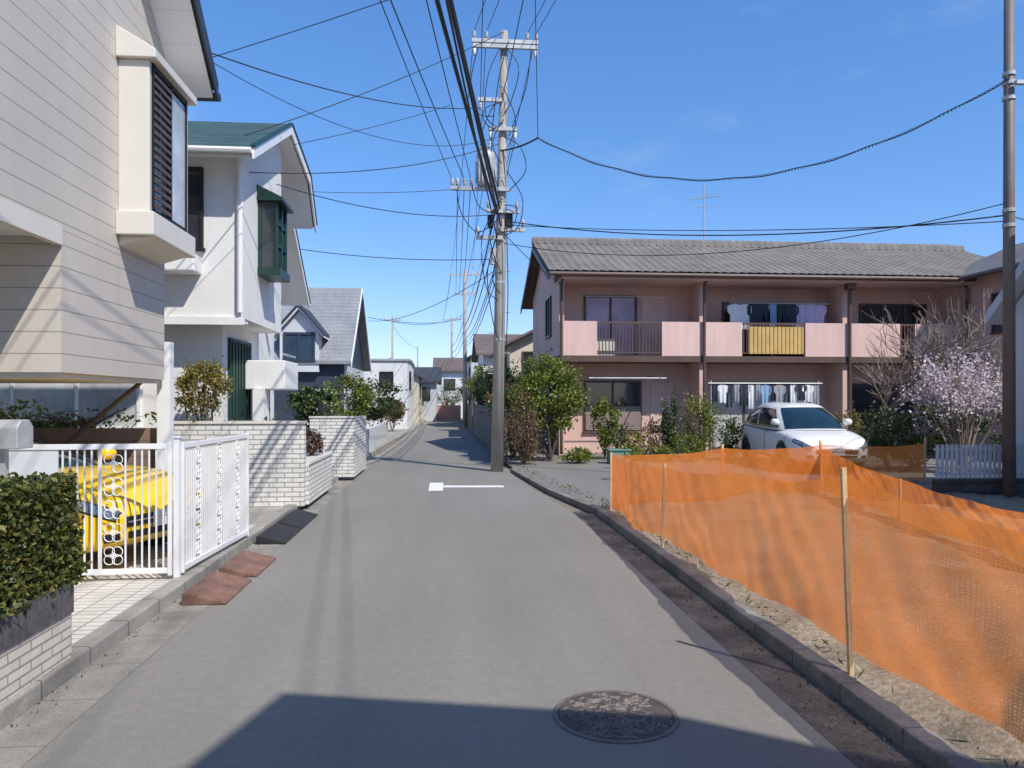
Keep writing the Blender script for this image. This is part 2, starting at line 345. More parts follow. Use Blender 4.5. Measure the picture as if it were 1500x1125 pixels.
def gable_house(name,label,x0,x1,y0,y1,ze,zr,axis,wm,rm,ov=.4,wins=(),th=.12,cat='house'):
    t=thing(name,label,cat,((x0+x1)/2,(y0+y1)/2,0))
    a0,a1=(y0,y1) if axis=='X' else (x0,x1); b0,b1=(x0,x1) if axis=='X' else (y0,y1)
    mid=(a0+a1)/2; sl=(zr-ze)/(mid-a0)
    MB().prism([(a0,0),(a1,0),(a1,ze),(mid,zr),(a0,ze)],axis,b0,b1).build('wall',wm,t)
    e=ze-ov*sl+.03; z=zr+.03
    MB().prism([(a0-ov,e),(mid,z),(a1+ov,e),(a1+ov,e+th),(mid,z+th),(a0-ov,e+th)],axis,b0-ov,b1+ov).build('roof',rm,t)
    for w in wins:
        pl={'-Y':y0,'+X':x1,'-X':x0}[w[0]]; win(t,w[0],pl,*w[1:5],*w[5:])
    return t
# ---------------------------------------------------------------- house with siding (left, near)
h=thing('siding_house','beige clapboard house on the left with a bay window over its carport','house',(-3.6,9.95,0))
sl=.93; rY=5.2
MB().prism([(.5,3.35),(9.95,3.35),(9.95,6.15),(rY,6.15+sl*(9.95-rY)),(.5,6.15)],'X',-10,-3.6).build('upper_wall','siding',h)
bx(-10,-3.602,7.37,9.948,2.01,3.349).build('lower_wall','siding',h)
bx(-10,-6.8,.5,7.36,.08,3.34).build('ground_floor','siding',h)
bx(-6.8,-3.62,.5,7.36,3.28,3.345).build('carport_ceiling','soffit',h)
bx(-3.66,-3.585,.5,7.36,3.2,3.38).build('beam','siding_trim',h)
bx(-9.9,-3.65,7.42,9.9,1.96,2.008).build('soffit_board','siding_trim',h)
ez=6.15-sl*.4
def rf(off): return [(rY,6.15+sl*(9.95-rY)+off),(10.35,ez+off),(10.35,ez+off+.1),(rY,6.15+sl*(9.95-rY)+off+.1)]
so=MB().prism(rf(.01),'X',-10.4,-3.12).build('roof_underside','soffit',h)
r_=MB().prism(rf(.112),'X',-10.4,-3.08).build('roof','dark_roof',h)
fz=MB(); fz.prism([(rY,6.15+sl*(9.95-rY)-.03),(10.36,ez-.03),(10.36,ez+.215),(rY,6.15+sl*(9.95-rY)+.215)],'X',-3.078,-3.05); fz.build('fascia','navy',r_)
MB().tube([(-10.4,10.42,ez+.05),(-3.05,10.42,ez+.05)],.06,8).build('gutter','navy',r_)
# bay window
b=MB(); b.box(-3.6,-3.2,8.52,9.9,3.56,3.82); b.box(-3.6,-3.27,8.585,8.66,3.822,5.5); b.box(-3.6,-3.27,9.76,9.83,3.822,5.5)
b.prism([(-3.6,5.502),(-3.18,5.502),(-3.18,5.6),(-3.6,5.85)],'Y',8.52,9.9); b.prism([(-3.6,3.45),(-3.6,3.558),(-3.25,3.558)],'Y',8.6,9.8)
bay=b.build('bay_window','siding_trim',h,bevel=.01)
bx(-3.34,-3.31,8.662,9.758,3.824,5.498).build('pane','glass_blue',bay)
g=MB()
for y in (8.665,9.2,9.72): g.box(-3.30,-3.255,y,y+.04,3.823,5.499)
g.box(-3.30,-3.255,8.666,9.755,3.826,3.88); g.box(-3.30,-3.255,8.666,9.755,5.44,5.496); g.build('sash','black',bay)
g=MB()
for i in range(17): g.box(-3.25,-3.235,8.68,9.19,3.9+i*.09,3.9+i*.09+.045)
g.build('louver','brown_trim',bay)
bx(-3.285,-3.27,9.24,9.718,3.9,5.42).build('painted_reflection','glass_pale',bay)  # right-hand pane, its light grey reflection put into the colour
bx(-3.72,-3.56,10.02,10.16,.1,2.5).build('post','paint_white',h)
bx(-5.45,-5.32,7.6,7.73,.1,1.955).build('post','paint_white',h)
MB().tube([(-3.8,9.8,2.0),(-4.8,9.8,1.15)],.028,6).build('brace','brown_trim',h)
MB().tube([(-6.2,9.8,2.0),(-4.95,9.8,1.15)],.028,6).build('brace','brown_trim',h)
win(h,'+X',-6.8,2,6.5,1,2.6,'black','glass',2)
tag(bx(-5.6,-3.75,10.25,10.33,.08,1.38).build('plank_fence','brownboard'),'low brown plank fence at the back of the carport','fence')
shrub(-5.6,10.9,.08,(-5.6,10.9,1.36),(1.9,.35,.36),2400,.09,'leaf','green bushes behind the brown plank fence',k=40)
shrub(-5.0,10.75,1.3,(-5.0,10.7,1.52),(1.0,.2,.15),160,.07,'leaf_red','red flowering plant above the brown plank fence',k=10)
# ---------------------------------------------------------------- white house with green roof
h=thing('white_house','white stucco house with dark green roof and green bay window','house',(-3.4,12.85,0))
MB().prism([(12.85,3.12),(15.8,3.12),(15.8,6.93),(15.2,7.06),(12.85,5.92)],'X',-9,-3.4).build('upper_wall','stucco',h)
MB().prism([(15.801,3.12),(17.6,3.12),(17.6,6.12),(17.15,6.66),(15.801,6.93)],'X',-9,-4.35).build('recessed_wall','stucco',h)
bx(-9,-3.85,13.3,15.8,.08,3.119).build('ground_floor','stucco',h)
bx(-9,-4.36,15.801,17.19,.08,3.118).build('rear_ground_floor','stucco',h)
bx(-9,-4.6,17.2,20.5,.08,4.2).build('rear_wing','stucco',h)
MB().prism([(17.61,4.2),(20.4,4.2),(20.4,4.45),(18.4,5.8),(17.61,5.8)],'X',-9,-4.6).build('rear_gable','stucco',h)
def band(p,th): return p+[(a,z+th) for a,z in reversed(p)]
roof=MB().prism(band([(12.3,5.70),(15.2,7.13),(17.2,6.71),(17.95,5.80)],.09),'X',-9.3,-3.1).build('roof','green_roof',h)
MB().prism(band([(12.32,5.62),(15.2,7.04),(17.18,6.62),(17.9,5.75)],.08),'X',-9.2,-3.13).build('soffit','soffit',roof)
MB().prism(band([(12.28,5.60),(15.2,7.02),(17.22,6.60),(17.98,5.68)],.18),'X',-3.098,-3.06).build('verge_board','paint_white',roof)
MB().prism(band([(12.26,5.77),(15.2,7.2),(17.24,6.78),(18.02,5.86)],.045),'X',-3.12,-3.04).build('verge_trim','green_frame',roof)
MB().tube([(-9.3,12.24,5.72),(-3.1,12.24,5.72)],.05,8).build('gutter','stucco',roof)
r2=MB().prism(band([(18.0,6.15),(18.7,5.9),(20.7,4.3)],.08),'X',-9,-3.75).build('rear_roof','soffit',h)
MB().prism(band([(18.0,6.12),(18.7,5.87),(20.75,4.24)],.16),'X',-3.748,-3.71).build('verge_board','paint_white',r2)
MB().prism(band([(17.98,6.29),(18.7,6.04),(20.8,4.37)],.045),'X',-9,-3.69).build('verge_trim','green_frame',r2)
MB().tube([(-3.42,12.78,5.75),(-3.42,12.78,3.2)],.045,8).build('downpipe','stucco',h)
win(h,'-Y',12.85,-5.2,-4.02,4.26,5.6,'black','glass',1)
bx(-5.6,-4.05,12.45,12.85,3.82,4.12).build('flower_box','stucco',h,bevel=.03)
b=MB(); b.box(-3.4,-3.0,13.85,14.72,4.0,4.14); b.prism([(-3.4,5.34),(-2.95,5.34),(-2.95,5.4),(-3.4,5.62)],'Y',13.8,14.78)
for y in (13.88,14.26,14.64): b.box(-3.1,-3.05,y,y+.05,4.141,5.339)
for y in (13.88,14.64):  b.box(-3.4,-3.34,y,y+.05,4.141,5.339)
for z in (4.55,4.95): b.box(-3.1,-3.06,13.931,14.639,z,z+.03)
gb=b.build('bay_window','green_frame',h)
bx(-3.398,-3.09,13.9,14.66,4.143,5.337).build('pane','glass',gb)
d=bx(-3.85,-3.79,13.6,15.0,.25,2.85).build('door','green_frame',h)
g=MB()
for i in range(7): g.box(-3.79,-3.77,13.68+i*.19,13.72+i*.19,.3,2.8)
g.build('door_lattice','green_frame',d)
bx(-3.62,-3.42,14.4,14.85,.08,1.95).build('porch_pillar','stucco',h)
bx(-3.84,-3.05,14.5,15.75,1.95,2.5).build('balcony','stucco',h,bevel=.02)
MB().tube([(-3.1,14.55,2.62),(-3.1,15.7,2.62)],.02,6).build('balcony_rail','galv',h)
win(h,'+X',-4.35,16.0,17.4,4.0,5.6,'black','glass',1); win(h,'+X',-4.6,18.0,19.8,1.0,2.6,'black','glass',1)
win(h,'-Y',13.3,-8.3,-5.2,1.3,2.5,'paint_white','glass_pale',2)
MB().prism([(-9,3.0),(-3.36,3.0),(-3.36,3.13),(-9,3.13)],'Y',12.8,12.86).build('floor_band','stucco',h)
bx(-9,-3.42,12.87,13.29,3.05,3.118).build('overhang_soffit','soffit',h)
# garden walls
w=thing('brick_wall','white brick garden wall beside the gate, nearer of the two','wall',(-3.2,12.1,.08))
bx(-4.4,-2.24,12.04,12.2,.08,1.38).build('wall','brick_white',w); bx(-4.42,-2.22,12.02,12.22,1.381,1.42).build('coping','siding_trim',w)
w=thing('brick_planter','low white brick planter between the two garden walls','planter',(-2.4,13.6,.08))
bx(-2.75,-2.2,12.22,14.6,.08,.72).build('wall','brick_white',w); bx(-2.77,-2.18,12.23,14.62,.721,.76).build('coping','siding_trim',w)
shrub(-2.42,13.7,.76,(-2.42,13.7,1.0),(.24,.3,.28),1300,.05,'leaf_red','small rounded reddish brown bush in the low brick planter',k=26,spread=.25)
w=thing('brick_wall','white brick garden wall beyond the planter, farther of the two','wall',(-2.4,17,.08))
bx(-2.95,-2.0,16.5,16.66,.08,1.36).build('wall','brick_white',w); bx(-2.16,-2.002,16.661,18.9,.08,1.36).build('return_wall','brick_white',w); bx(-2.97,-1.98,16.48,16.68,1.361,1.4).build('coping','siding_trim',w)
tag(bx(-2.55,-2.42,19.5,31,.08,.85).build('garden_wall','gray_wall'),'low grey garden wall along the left side farther up the street','wall')
shrub(-3.9,12.45,.08,(-3.95,12.5,1.98),(.46,.42,.48),5200,.055,'leaf_yellow','round clipped yellowish tree behind the white brick wall','tree','topiary_tree',k=80,spread=.22,nst=9,rad=.025)
shrub(-3.3,12.6,.08,(-3.3,12.6,1.15),(.5,.2,.4),500,.09,'leaf_dark','thin dark shrub in front of the white house porch',k=12)
# ---------------------------------------------------------------- planter and hedge at left
p=thing('hedge_planter','beige tile planter with dark coping at the lower left','planter',(-2.8,3,.08))
bx(-3.3,-2.38,-1,5.0,.05,.40).build('wall','tile_beige',p); bx(-3.3,-2.37,-1,5.01,.401,.6).build('coping','coping',p)
h=thing('hedge','clipped boxy green hedge growing in the beige tile planter','hedge',(-2.8,3.2,.6))
bx(-3.25,-2.45,0,4.95,.6,1.21).build('light_block','hedge_light_block',h)  # dark box added inside the leaves to block light through the hedge
n=26000; q=np.empty((n,3)); k=rng.integers(0,10,n)
x0,x1,y0,y1,z0,z1=-3.3,-2.35,1.6,5.06,.58,1.27
q[:,0]=rng.uniform(x0,x1,n); q[:,1]=rng.uniform(y0,y1,n); q[:,2]=rng.uniform(z0,z1,n)
dd=np.abs(rng.normal(size=n))*.045
q[k<5,0]=(x1-dd)[k<5]; q[(k>=5)&(k<8),2]=(z1-dd)[(k>=5)&(k<8)]; q[k>=8,1]=(y1-dd)[k>=8]
q+=.014*np.stack([np.sin(q[:,1]*7+q[:,2]*6),np.sin(q[:,0]*6+q[:,2]*5),np.sin(q[:,1]*6.3+q[:,0]*5)],1)+rng.normal(size=(n,3))*.013
leaves('foliage',q,.041,'hedge',h,.6)
# mailbox
mb=thing('mailbox','grey metal letter box at the left edge above the hedge','mailbox',tuple(W(8,700,6.2)))
c=W(8,636,6.2); MB().prism([(c.y-.12,c.z-.12),(c.y+.12,c.z-.12),(c.y+.12,c.z+.06),(c.y+.06,c.z+.12),(c.y-.06,c.z+.12),(c.y-.12,c.z+.06)],'X',c.x-.25,c.x+.16).build('box','galv',mb,bevel=.01)
bx(c.x-.05,c.x+.01,c.y-.03,c.y+.03,.1,c.z-.12).build('post','galv',mb)
# ---------------------------------------------------------------- gate
def gate(label,p0,p1,orn,step,bw,orr=.0055,panel=None,rows=5):
    t=thing('garden_gate',label,'gate',(p0[0],p0[1],.1)); p0=Vector((*p0,0)); p1=Vector((*p1,0)); d=(p1-p0); Ln=d.length; d.normalize(); nrm=Vector((-d.y,d.x,0))
    def ob(mb,a0,a1,z0,z1,w):
        c=[p0+d*a0-nrm*w,p0+d*a1-nrm*w,p0+d*a1+nrm*w,p0+d*a0+nrm*w]
        mb.add([(q.x,q.y,z) for z in (z0,z1) for q in c],[[3,2,1,0],[4,5,6,7],[0,1,5,4],[1,2,6,5],[2,3,7,6],[3,0,4,7]])
    f=MB(); ob(f,0,.035,.14,1.36,.02); ob(f,Ln-.035,Ln,.14,1.36,.02); ob(f,.036,Ln-.036,.16,.21,.016); ob(f,.036,Ln-.036,1.30,1.35,.016)
    f.build('frame','paint_white',t,bevel=.004)
    bars=MB(); a=.036+step*.6; ow=.125*5/rows
    if panel:
        pm=MB(); ob(pm,.04,panel,.211,1.299,.005); pm.build('panel','frosted',t); a=panel+step*.5
    while a<Ln-.05:
        if not any(abs(a-o)<ow for o in orn): ob(bars,a,a+bw,.211,1.299,.006)
        a+=step
    bars.build('bars','paint_white',t); s=5/rows
    for o in orn:
        m=MB(); ob(m,o-.112*s,o-.10*s,.211,1.299,.008); ob(m,o+.10*s,o+.112*s,.211,1.299,.008)
        for i in range(rows):
            zc=.33+i*.21*s if rows==5 else .30+i*.21*s
            for k in range(4):
                an=math.pi/4+k*math.pi/2; cx=o+.05*s*math.cos(an); cz=zc+.052*s*math.sin(an)
                m.tube([tuple(p0+d*(cx+.045*s*math.cos(u))+Vector((0,0,cz+.045*s*math.sin(u)))) for u in [2*math.pi*j/12 for j in range(13)]],orr,4,False)
            m.tube([tuple(p0+d*(o+.025*s*math.cos(u))+Vector((0,0,zc+.025*s*math.sin(u)))) for u in [2*math.pi*j/8 for j in range(9)]],orr,4,False)
        m.build('scrollwork','paint_white',t)
    return t
gate('white metal gate leaf with scrollwork in front of the yellow car, facing the camera',(-4.45,7.08),(-2.52,7.15),(1.42,),.062,.013,.0045,.95)
gate('white metal gate leaf standing along the road kerb beside the yellow car',(-2.46,7.22),(-2.36,9.15),(.40,.98,1.56),.055,.02,.007,None,7)
gp=thing('gate_post','square white corner post between the two gate leaves','post',(-2.47,7.16,.1)); bx(-2.505,-2.455,7.14,7.19,.1,1.4).build('post','paint_white',gp); bx(-2.515,-2.445,7.13,7.20,1.401,1.42).build('cap','paint_white',gp)
# ---------------------------------------------------------------- ramps and manholes
def ramp(x0,x1,y0,y1,m,label,g=None):
    o=MB().prism([(x0,.004),(x1,.004),(x1,.02),(x0+.06,.10),(x0,.10)],'Y',y0,y1).build('kerb_ramp',m,bevel=.006); return tag(o,label,'ramp',g)
ramp(-2.25,-1.88,6.6,7.45,'rust','rust brown kerb ramp plate nearest the camera','kerb ramps along the left kerb')
ramp(-2.24,-1.87,7.6,8.45,'rust','rust brown kerb ramp plate next to the black ramps','kerb ramps along the left kerb')
ramp(-2.3,-1.95,9.3,10.3,'rubber','black rubber kerb ramp next to the red ramps','kerb ramps along the left kerb')
ramp(-2.3,-1.95,10.4,11.6,'rubber','black rubber kerb ramp farthest from the camera','kerb ramps along the left kerb')
def manhole(x,y,r,z,label,nw):
    t=thing('manhole_cover',label,'manhole cover',(x,y,z))
    MB().lathe([(r,z+.001),(r,z+.007),(r*.93,z+.007),(r*.93,z+.001)],x,y,48).build('rim','iron',t)
    MB().lathe([(r*.92,z+.001),(r*.92,z+.005),(.001,z+.0055)],x,y,48).build('plate','iron_dark',t)
    m=MB()
    for i in range(nw):
        a=random.uniform(0,6.28); q=r*.84*math.sqrt(random.random()); cx,cy=x+q*math.cos(a),y+q*math.sin(a); rr=random.uniform(.03,.07); s=random.uniform(0,6.28)
        pts=[(cx+rr*math.cos(s+u*.28),cy+rr*math.sin(s+u*.28),z+.004) for u in range(8)]
        pts=[p for p in pts if (p[0]-x)**2+(p[1]-y)**2<(r*.9)**2]
        if len(pts)>2: m.tube(pts,.008,4)
    m.build('raised_pattern','iron',t)
manhole(.93,4.1,.345,.001,'round iron manhole cover with curly pattern in the foreground road',130)
manhole(3.6,15.9,.3,.052,'small round manhole cover on the driveway behind the orange net',40)
# ---------------------------------------------------------------- orange net fences
def netrun(root,path,seed,amp):
    P=[Vector((*p[:2],0)) for p in path]; zt=[p[2] for p in path]; zb=[p[3] for p in path]
    seg=[(P[i+1]-P[i]).length for i in range(len(P)-1)]; cum=np.concatenate([[0],np.cumsum(seg)]); Ln=cum[-1]
    nu=int(Ln/.03); nv=36; rs=random.Random(seed); ph=[rs.uniform(0,6) for _ in range(8)]
    v=[];uvs=[]
    for i in range(nu+1):
        u=Ln*i/nu; k=min(np.searchsorted(cum,u,side='right')-1,len(seg)-1); s=(u-cum[k])/seg[k]
        p=P[k].lerp(P[k+1],s); d=(P[k+1]-P[k]).normalized(); nr=Vector((-d.y,d.x,0))
        bow=math.sin(math.pi*s); top=zt[k]*(1-s)+zt[k+1]*s-.045*bow+.006*math.sin(u*5+ph[0]); bot=zb[k]*(1-s)+zb[k+1]*s+.03*math.sin(u*2.3+ph[1])
        for j in range(nv+1):
            w=j/nv; z=bot+(top-bot)*w
            dg=u*3.4+w*3.0+ph[2]+.6*math.sin(u*1.7+w*2); dg2=u*2.1-w*4.6+ph[3]
            o=amp*bow*(.5*math.sin(dg)*(1-.5*w)+.5*math.sin(dg2)*(1-w*.6)+.2*math.sin(u*8.5+w*9+ph[4]+math.sin(u*2+w*3))*(1-.4*w)+.13*math.sin(u*15-w*12+ph[5]+2*math.sin(u*1.3))*(1-.3*w)+.07*math.sin(u*27+w*19+ph[7]))
            o+=amp*.25*math.sin(u*3.1+ph[6])*(1-w)**2
            v.append(p+nr*o+Vector((0,0,z))); uvs.append((u,z))
    f=[[i*(nv+1)+j,(i+1)*(nv+1)+j,(i+1)*(nv+1)+j+1,i*(nv+1)+j+1] for i in range(nu) for j in range(nv)]
    mb=MB(); mb.add(v,f); o=mb.build('net','net',root,smooth=True,norm=False)
    ul=o.data.uv_layers.new(name='UVMap')
    for l in o.data.loops: ul.data[l.index].uv=uvs[l.vertex_index]
def stake(root,x,y,z1,dx=0,dy=0,w=.02,z0=.08):
    m=MB(); m.add([(x+a,y+b,z0) for a,b in ((-w,-w),(w,-w),(w,w),(-w,w))]+[(x+a+dx,y+b+dy,z1) for a,b in ((-w,-w),(w,-w),(w,w),(-w,w))],[[3,2,1,0],[4,5,6,7],[0,1,5,4],[1,2,6,5],[2,3,7,6],[3,0,4,7]]); m.build('stake','wood',root)
t=thing('net_fence','orange plastic mesh fence running along the right kerb','net fence',(2.45,6,.1))
netrun(t,[(2.75,.8,1.15,.3),(2.48,2.5,1.18,.28),(2.46,4.40,1.28,.24),(2.46,6.3,1.13,.2),(2.45,8.3,.99,.16),(2.46,11.1,.93,.09)],3,.07)
stake(t,2.44,4.36,1.34,-.05,0,.014); stake(t,2.42,8.3,1.03,.03,0,.013); stake(t,2.46,11.13,.96,0,0,.016); stake(t,2.72,.8,1.2)
t=thing('net_fence','orange mesh fence across the back of the vacant lot before the white car','net fence',(5.5,12.5,.1))
netrun(t,[(2.5,11.14,.93,.1),(4.5,11.9,.96,.1),(6.6,12.75,.96,.1),(9.2,13.8,.9,.08)],5,.05)
for x,y in ((4.48,11.93),(6.62,12.8),(9.22,13.82)): stake(t,x,y,1.03,random.uniform(-.03,.03),0,.016)
t=thing('net_fence','sagging orange mesh strip inside the vacant lot','net fence',(4.5,8,.1))
netrun(t,[(6.6,12.7,.9,.15),(6.0,9.5,.7,.15),(5.6,6.5,.65,.15)],9,.08)
stake(t,6.0,9.5,.70,0,0,.013); stake(t,5.6,6.5,.7)
# ---------------------------------------------------------------- cars
def catm(P,t):
    n=len(P)-1; t=min(max(t,0),n-1e-6); i=int(t); u=t-i
    p0,p1,p2,p3=[np.array(P[min(max(i+k,0),n)],float) for k in (-1,0,1,2)]
    return .5*((2*p1)+(-p0+p2)*u+(2*p0-5*p1+4*p2-p3)*u*u+(-p0+3*p1-3*p2+p3)*u**3)
HALF=[(0,0),(.7,0),(.94,.06),(.995,.3),(1,.6),(.965,.83),(.82,.95),(.45,1.0),(0,1.02)]
def car(name,label,paint,st,cab,wheels,wr,lampa):
    t=thing(name,label,'car',(0,0,0))
    def S(a,s,off=0,sg=1):
        x,hw,zb,zt=catm(st,a); y,z=catm(HALF,s); e=1e-2
        p=np.array((x,hw*y,zb+(zt-zb)*z))
        if off:
            def raw(a,s):
                x,hw,zb,zt=catm(st,a); y,z=catm(HALF,s); return np.array((x,hw*y,zb+(zt-zb)*z))
            n=np.cross(raw(a,s+e)-raw(a,s-e),raw(a+e,s)-raw(a-e,s)); n/=(np.linalg.norm(n)+1e-9)
            ctr=np.array((x*.7,0,zb+(zt-zb)*.5))
            if n.dot(p-ctr)<0:n=-n
            p=p+n*off
        p=p.copy(); p[1]*=sg; return p
    na=80; ns=28; m=MB(); v=[]
    for i in range(na+1):
        a=(len(st)-1)*i/na
        row=[S(a,8*j/ns) for j in range(ns+1)]
        v+=row+[q*np.array((1,-1,1)) for q in row[-2:0:-1]]
    K=2*ns; f=[[i*K+j,i*K+(j+1)%K,(i+1)*K+(j+1)%K,(i+1)*K+j] for i in range(na) for j in range(K)]+[list(range(K)),list(range(na*K,na*K+K))]
    body=m.add(v,f).build('body',paint,t,smooth=True)
    def patch(nm,mt,a0,a1,s0,s1,off,sg,par,n=10):
        v=[]
        for i in range(n+1):
            for j in range(n+1):
                u=j/n; A=a0+(a1-a0)*i/n; lo=s0(i/n) if callable(s0) else s0; hi=s1(i/n) if callable(s1) else s1
                v.append(S(A,lo+(hi-lo)*u,off,sg))
        return MB().add(v,[[i*(n+1)+j,i*(n+1)+j+1,(i+1)*(n+1)+j+1,(i+1)*(n+1)+j] for i in range(n) for j in range(n)]).build(nm,mt,par,smooth=True)
    nst=len(st)-1
    for sg in (1,-1):
        hl=patch('headlight','lamp',nst-lampa[0],nst-lampa[1],lambda u:4.75-.35*u,lambda u:5.15+.5*u,.010,sg,t)
        patch('lamp_surround','black',nst-lampa[0]-.12,nst-lampa[1]+.08,lambda u:4.6-.35*u,lambda u:5.25+.52*u,.006,sg,hl)
        patch('fog_lamp','black',nst-1.2,nst-.2,2.3,3.1,.008,sg,t)
        patch('door_line','black',nst*.40,nst*.403,2.4,5.6,.004,sg,body); patch('door_line','black',nst*.62,nst*.623,2.4,5.6,.004,sg,body)
        patch('sill','black',nst*.2,nst*.75,1.9,2.35,.006,sg,t)
    x,hw,zb,zt=st[-1]
    bx(x-.03,x+.012,-hw*.9,hw*.9,zb+(zt-zb)*.5,zb+(zt-zb)*.88).build('grille','black',t)
    bx(x+.0125,x+.022,-hw*.88,hw*.88,zb+(zt-zb)*.66,zb+(zt-zb)*.72).build('chrome_bar','chrome',t)
    bx(x-.03,x+.01,-hw*.85,hw*.85,zb+.02,zb+(zt-zb)*.32).build('air_intake','black',t)
    bx(x+.011,x+.02,-.165,.165,zb+(zt-zb)*.33,zb+(zt-zb)*.33+.16).build('number_plate','paint_white',t)
    base,top,crownz=cab
    def Q(s,hh,off=0,sg=1):
        bpt=catm(base,s); tp=catm(top,s); p=bpt+(tp-bpt)*hh; ctr=np.array((-.4,0,p[2])); d=(p-ctr); d[2]=0; d/=(np.linalg.norm(d)+1e-9)
        p=p+d*(.05*math.sin(math.pi*hh)+off)+np.array((0,0,.02*math.sin(math.pi*hh)+off*.6)); p=p.copy(); p[1]*=sg; return p
    n=40; hn=8; m=MB(); v=[]
    rings=[]
    for i in range(hn+1):
        row=[Q(8*j/n,i/hn) for j in range(n+1)]; rings.append(row+[q*np.array((1,-1,1)) for q in row[-2:0:-1]])
    tc=np.mean(np.array(rings[-1]),0)
    for fz_,dz in ((.93,.32),(.82,.6),(.55,.9),(.2,1.0)):
        rings.append([np.array((tc[0]+(q[0]-tc[0])*fz_,q[1]*fz_,tc[2]*(1-fz_)+q[2]*fz_+crownz*dz)) for q in rings[hn]])
    K=2*n; v=[q for r in rings for q in r]; f=[[i*K+j,i*K+(j+1)%K,(i+1)*K+(j+1)%K,(i+1)*K+j] for i in range(len(rings)-1) for j in range(K)]+[list(range((len(rings)-1)*K,len(rings)*K))]
    cabin=m.add(v,f).build('roof',paint,t,smooth=True)
    def glass(nm,s0,s1,h0,h1,sgs,mt='car_glass',off=.008):
        n=12; v=[]
        for i in range(n+1):
            for j in range(9):
                s=s0+(s1-s0)*i/n; sg=sgs
                if s<0: p=Q(-s,h0+(h1-h0)*j/8,off,-1)
                elif s>8: p=Q(16-s,h0+(h1-h0)*j/8,off,-1)
                else: p=Q(s,h0+(h1-h0)*j/8,off,sg)
                v.append(p)
        return MB().add(v,[[i*9+j,i*9+j+1,(i+1)*9+j+1,(i+1)*9+j] for i in range(n) for j in range(8)]).build(nm,mt,t,smooth=True)
    glass('windscreen',-1.8,1.8,.04,.95,1); glass('rear_window',6.6,9.4,.2,.9,1)
    for sg in (1,-1):
        glass('side_window',2.25,3.75,.12,.88,sg); glass('side_window',3.88,5.0,.12,.88,sg); glass('side_window',5.08,5.75,.22,.84,sg)
        glass('belt_trim',2.25,5.8,.05,.1,sg,'chrome',.01)
        p=Q(2.35,.1,.12,sg); q=MB(); q.lathe([(.02,p[2]-.02),(.1,p[2]),(.11,p[2]+.07),(.08,p[2]+.13),(.02,p[2]+.14)],p[0],p[1],12); q.build('wing_mirror',paint,t,smooth=True)
    hw=max(s[1] for s in st)
    for wx in wheels:
        for sg in (1,-1):
            def ring(prof,nm,mt,par,n=28):
                v=[(wx+r*math.cos(2*math.pi*j/n),sg*y,wr+r*math.sin(2*math.pi*j/n)) for r,y in prof for j in range(n)]
                k=len(prof); return MB().add(v,[[i*n+j,i*n+(j+1)%n,(i+1)*n+(j+1)%n,(i+1)*n+j] for i in range(k-1) for j in range(n)]+[list(range(n)),list(range((k-1)*n,k*n))]).build(nm,mt,par)
            wh=ring([(wr,hw-.22),(wr,hw-.01),(wr*.94,hw+.012),(wr*.7,hw+.012)],'wheel','tyre',t)
            ring([(wr*.68,hw-.05),(wr*.68,hw+.016),(wr*.6,hw+.006),(wr*.15,hw+.012)],'rim','rim',wh)
            v=[];n=24
            for r in (wr*1.02,wr*1.13):
                for j in range(n+1):
                    an=math.pi*j/n; v.append((wx+r*math.cos(an),sg*(hw+.004),wr+r*math.sin(an)))
            MB().add(v,[[j,j+1,n+2+j,n+1+j] for j in range(n)]).build('wheel_arch','black',t)
    return t
suv=car('parked_car','white crossover car parked in front of the pink apartment block','car_white',
 [(-2.36,.66,.5,.98),(-2.28,.82,.38,1.07),(-1.95,.90,.28,1.08),(-1.2,.92,.25,1.06),(-.2,.92,.25,1.02),(.7,.92,.25,1.0),(1.25,.915,.25,1.0),(1.65,.895,.25,.95),(2.0,.85,.27,.88),(2.22,.77,.30,.80),(2.36,.66,.33,.70),(2.43,.52,.38,.60)],
 ([(1.55,0,1.0),(1.45,.48,.99),(1.1,.78,.97),(.35,.87,.98),(-.6,.88,1.0),(-1.5,.86,1.03),(-2.05,.76,1.06),(-2.24,.42,1.07),(-2.27,0,1.07)],
  [(.5,0,1.54),(.44,.36,1.535),(.22,.56,1.52),(-.2,.615,1.55),(-.85,.62,1.56),(-1.35,.59,1.52),(-1.62,.5,1.46),(-1.72,.28,1.45),(-1.74,0,1.45)],.115),(1.42,-1.38),.35,(3.0,.6))
suv.location=(8.98,18.6,.05); suv.rotation_euler=(0,0,math.atan2(-1,-.10))
yc=car('sports_car','yellow sports car parked under the carport behind the white gate','car_yellow',
 [(-2.15,.66,.45,.85),(-2.05,.8,.35,.93),(-1.6,.88,.22,.92),(-.8,.9,.18,.85),(0,.9,.18,.86),(.7,.9,.18,.91),(1.1,.9,.18,.93),(1.5,.885,.18,.90),(1.82,.85,.2,.84),(2.05,.76,.24,.74),(2.16,.66,.28,.66),(2.22,.54,.32,.58)],
 ([(1.0,0,.88),(.9,.5,.88),(.65,.76,.86),(.1,.82,.85),(-.5,.82,.85),(-1.2,.8,.86),(-1.6,.7,.9),(-1.8,.4,.92),(-1.82,0,.93)],
  [(.05,0,1.16),(0,.32,1.155),(-.12,.5,1.14),(-.3,.55,1.16),(-.65,.56,1.16),(-.95,.53,1.14),(-1.15,.44,1.11),(-1.22,.25,1.10),(-1.24,0,1.105)],.05),(1.3,-1.3),.32,(3.2,.5))
yc.location=(-4.85,8.72,.1); yc.rotation_euler=(0,0,R(-24))
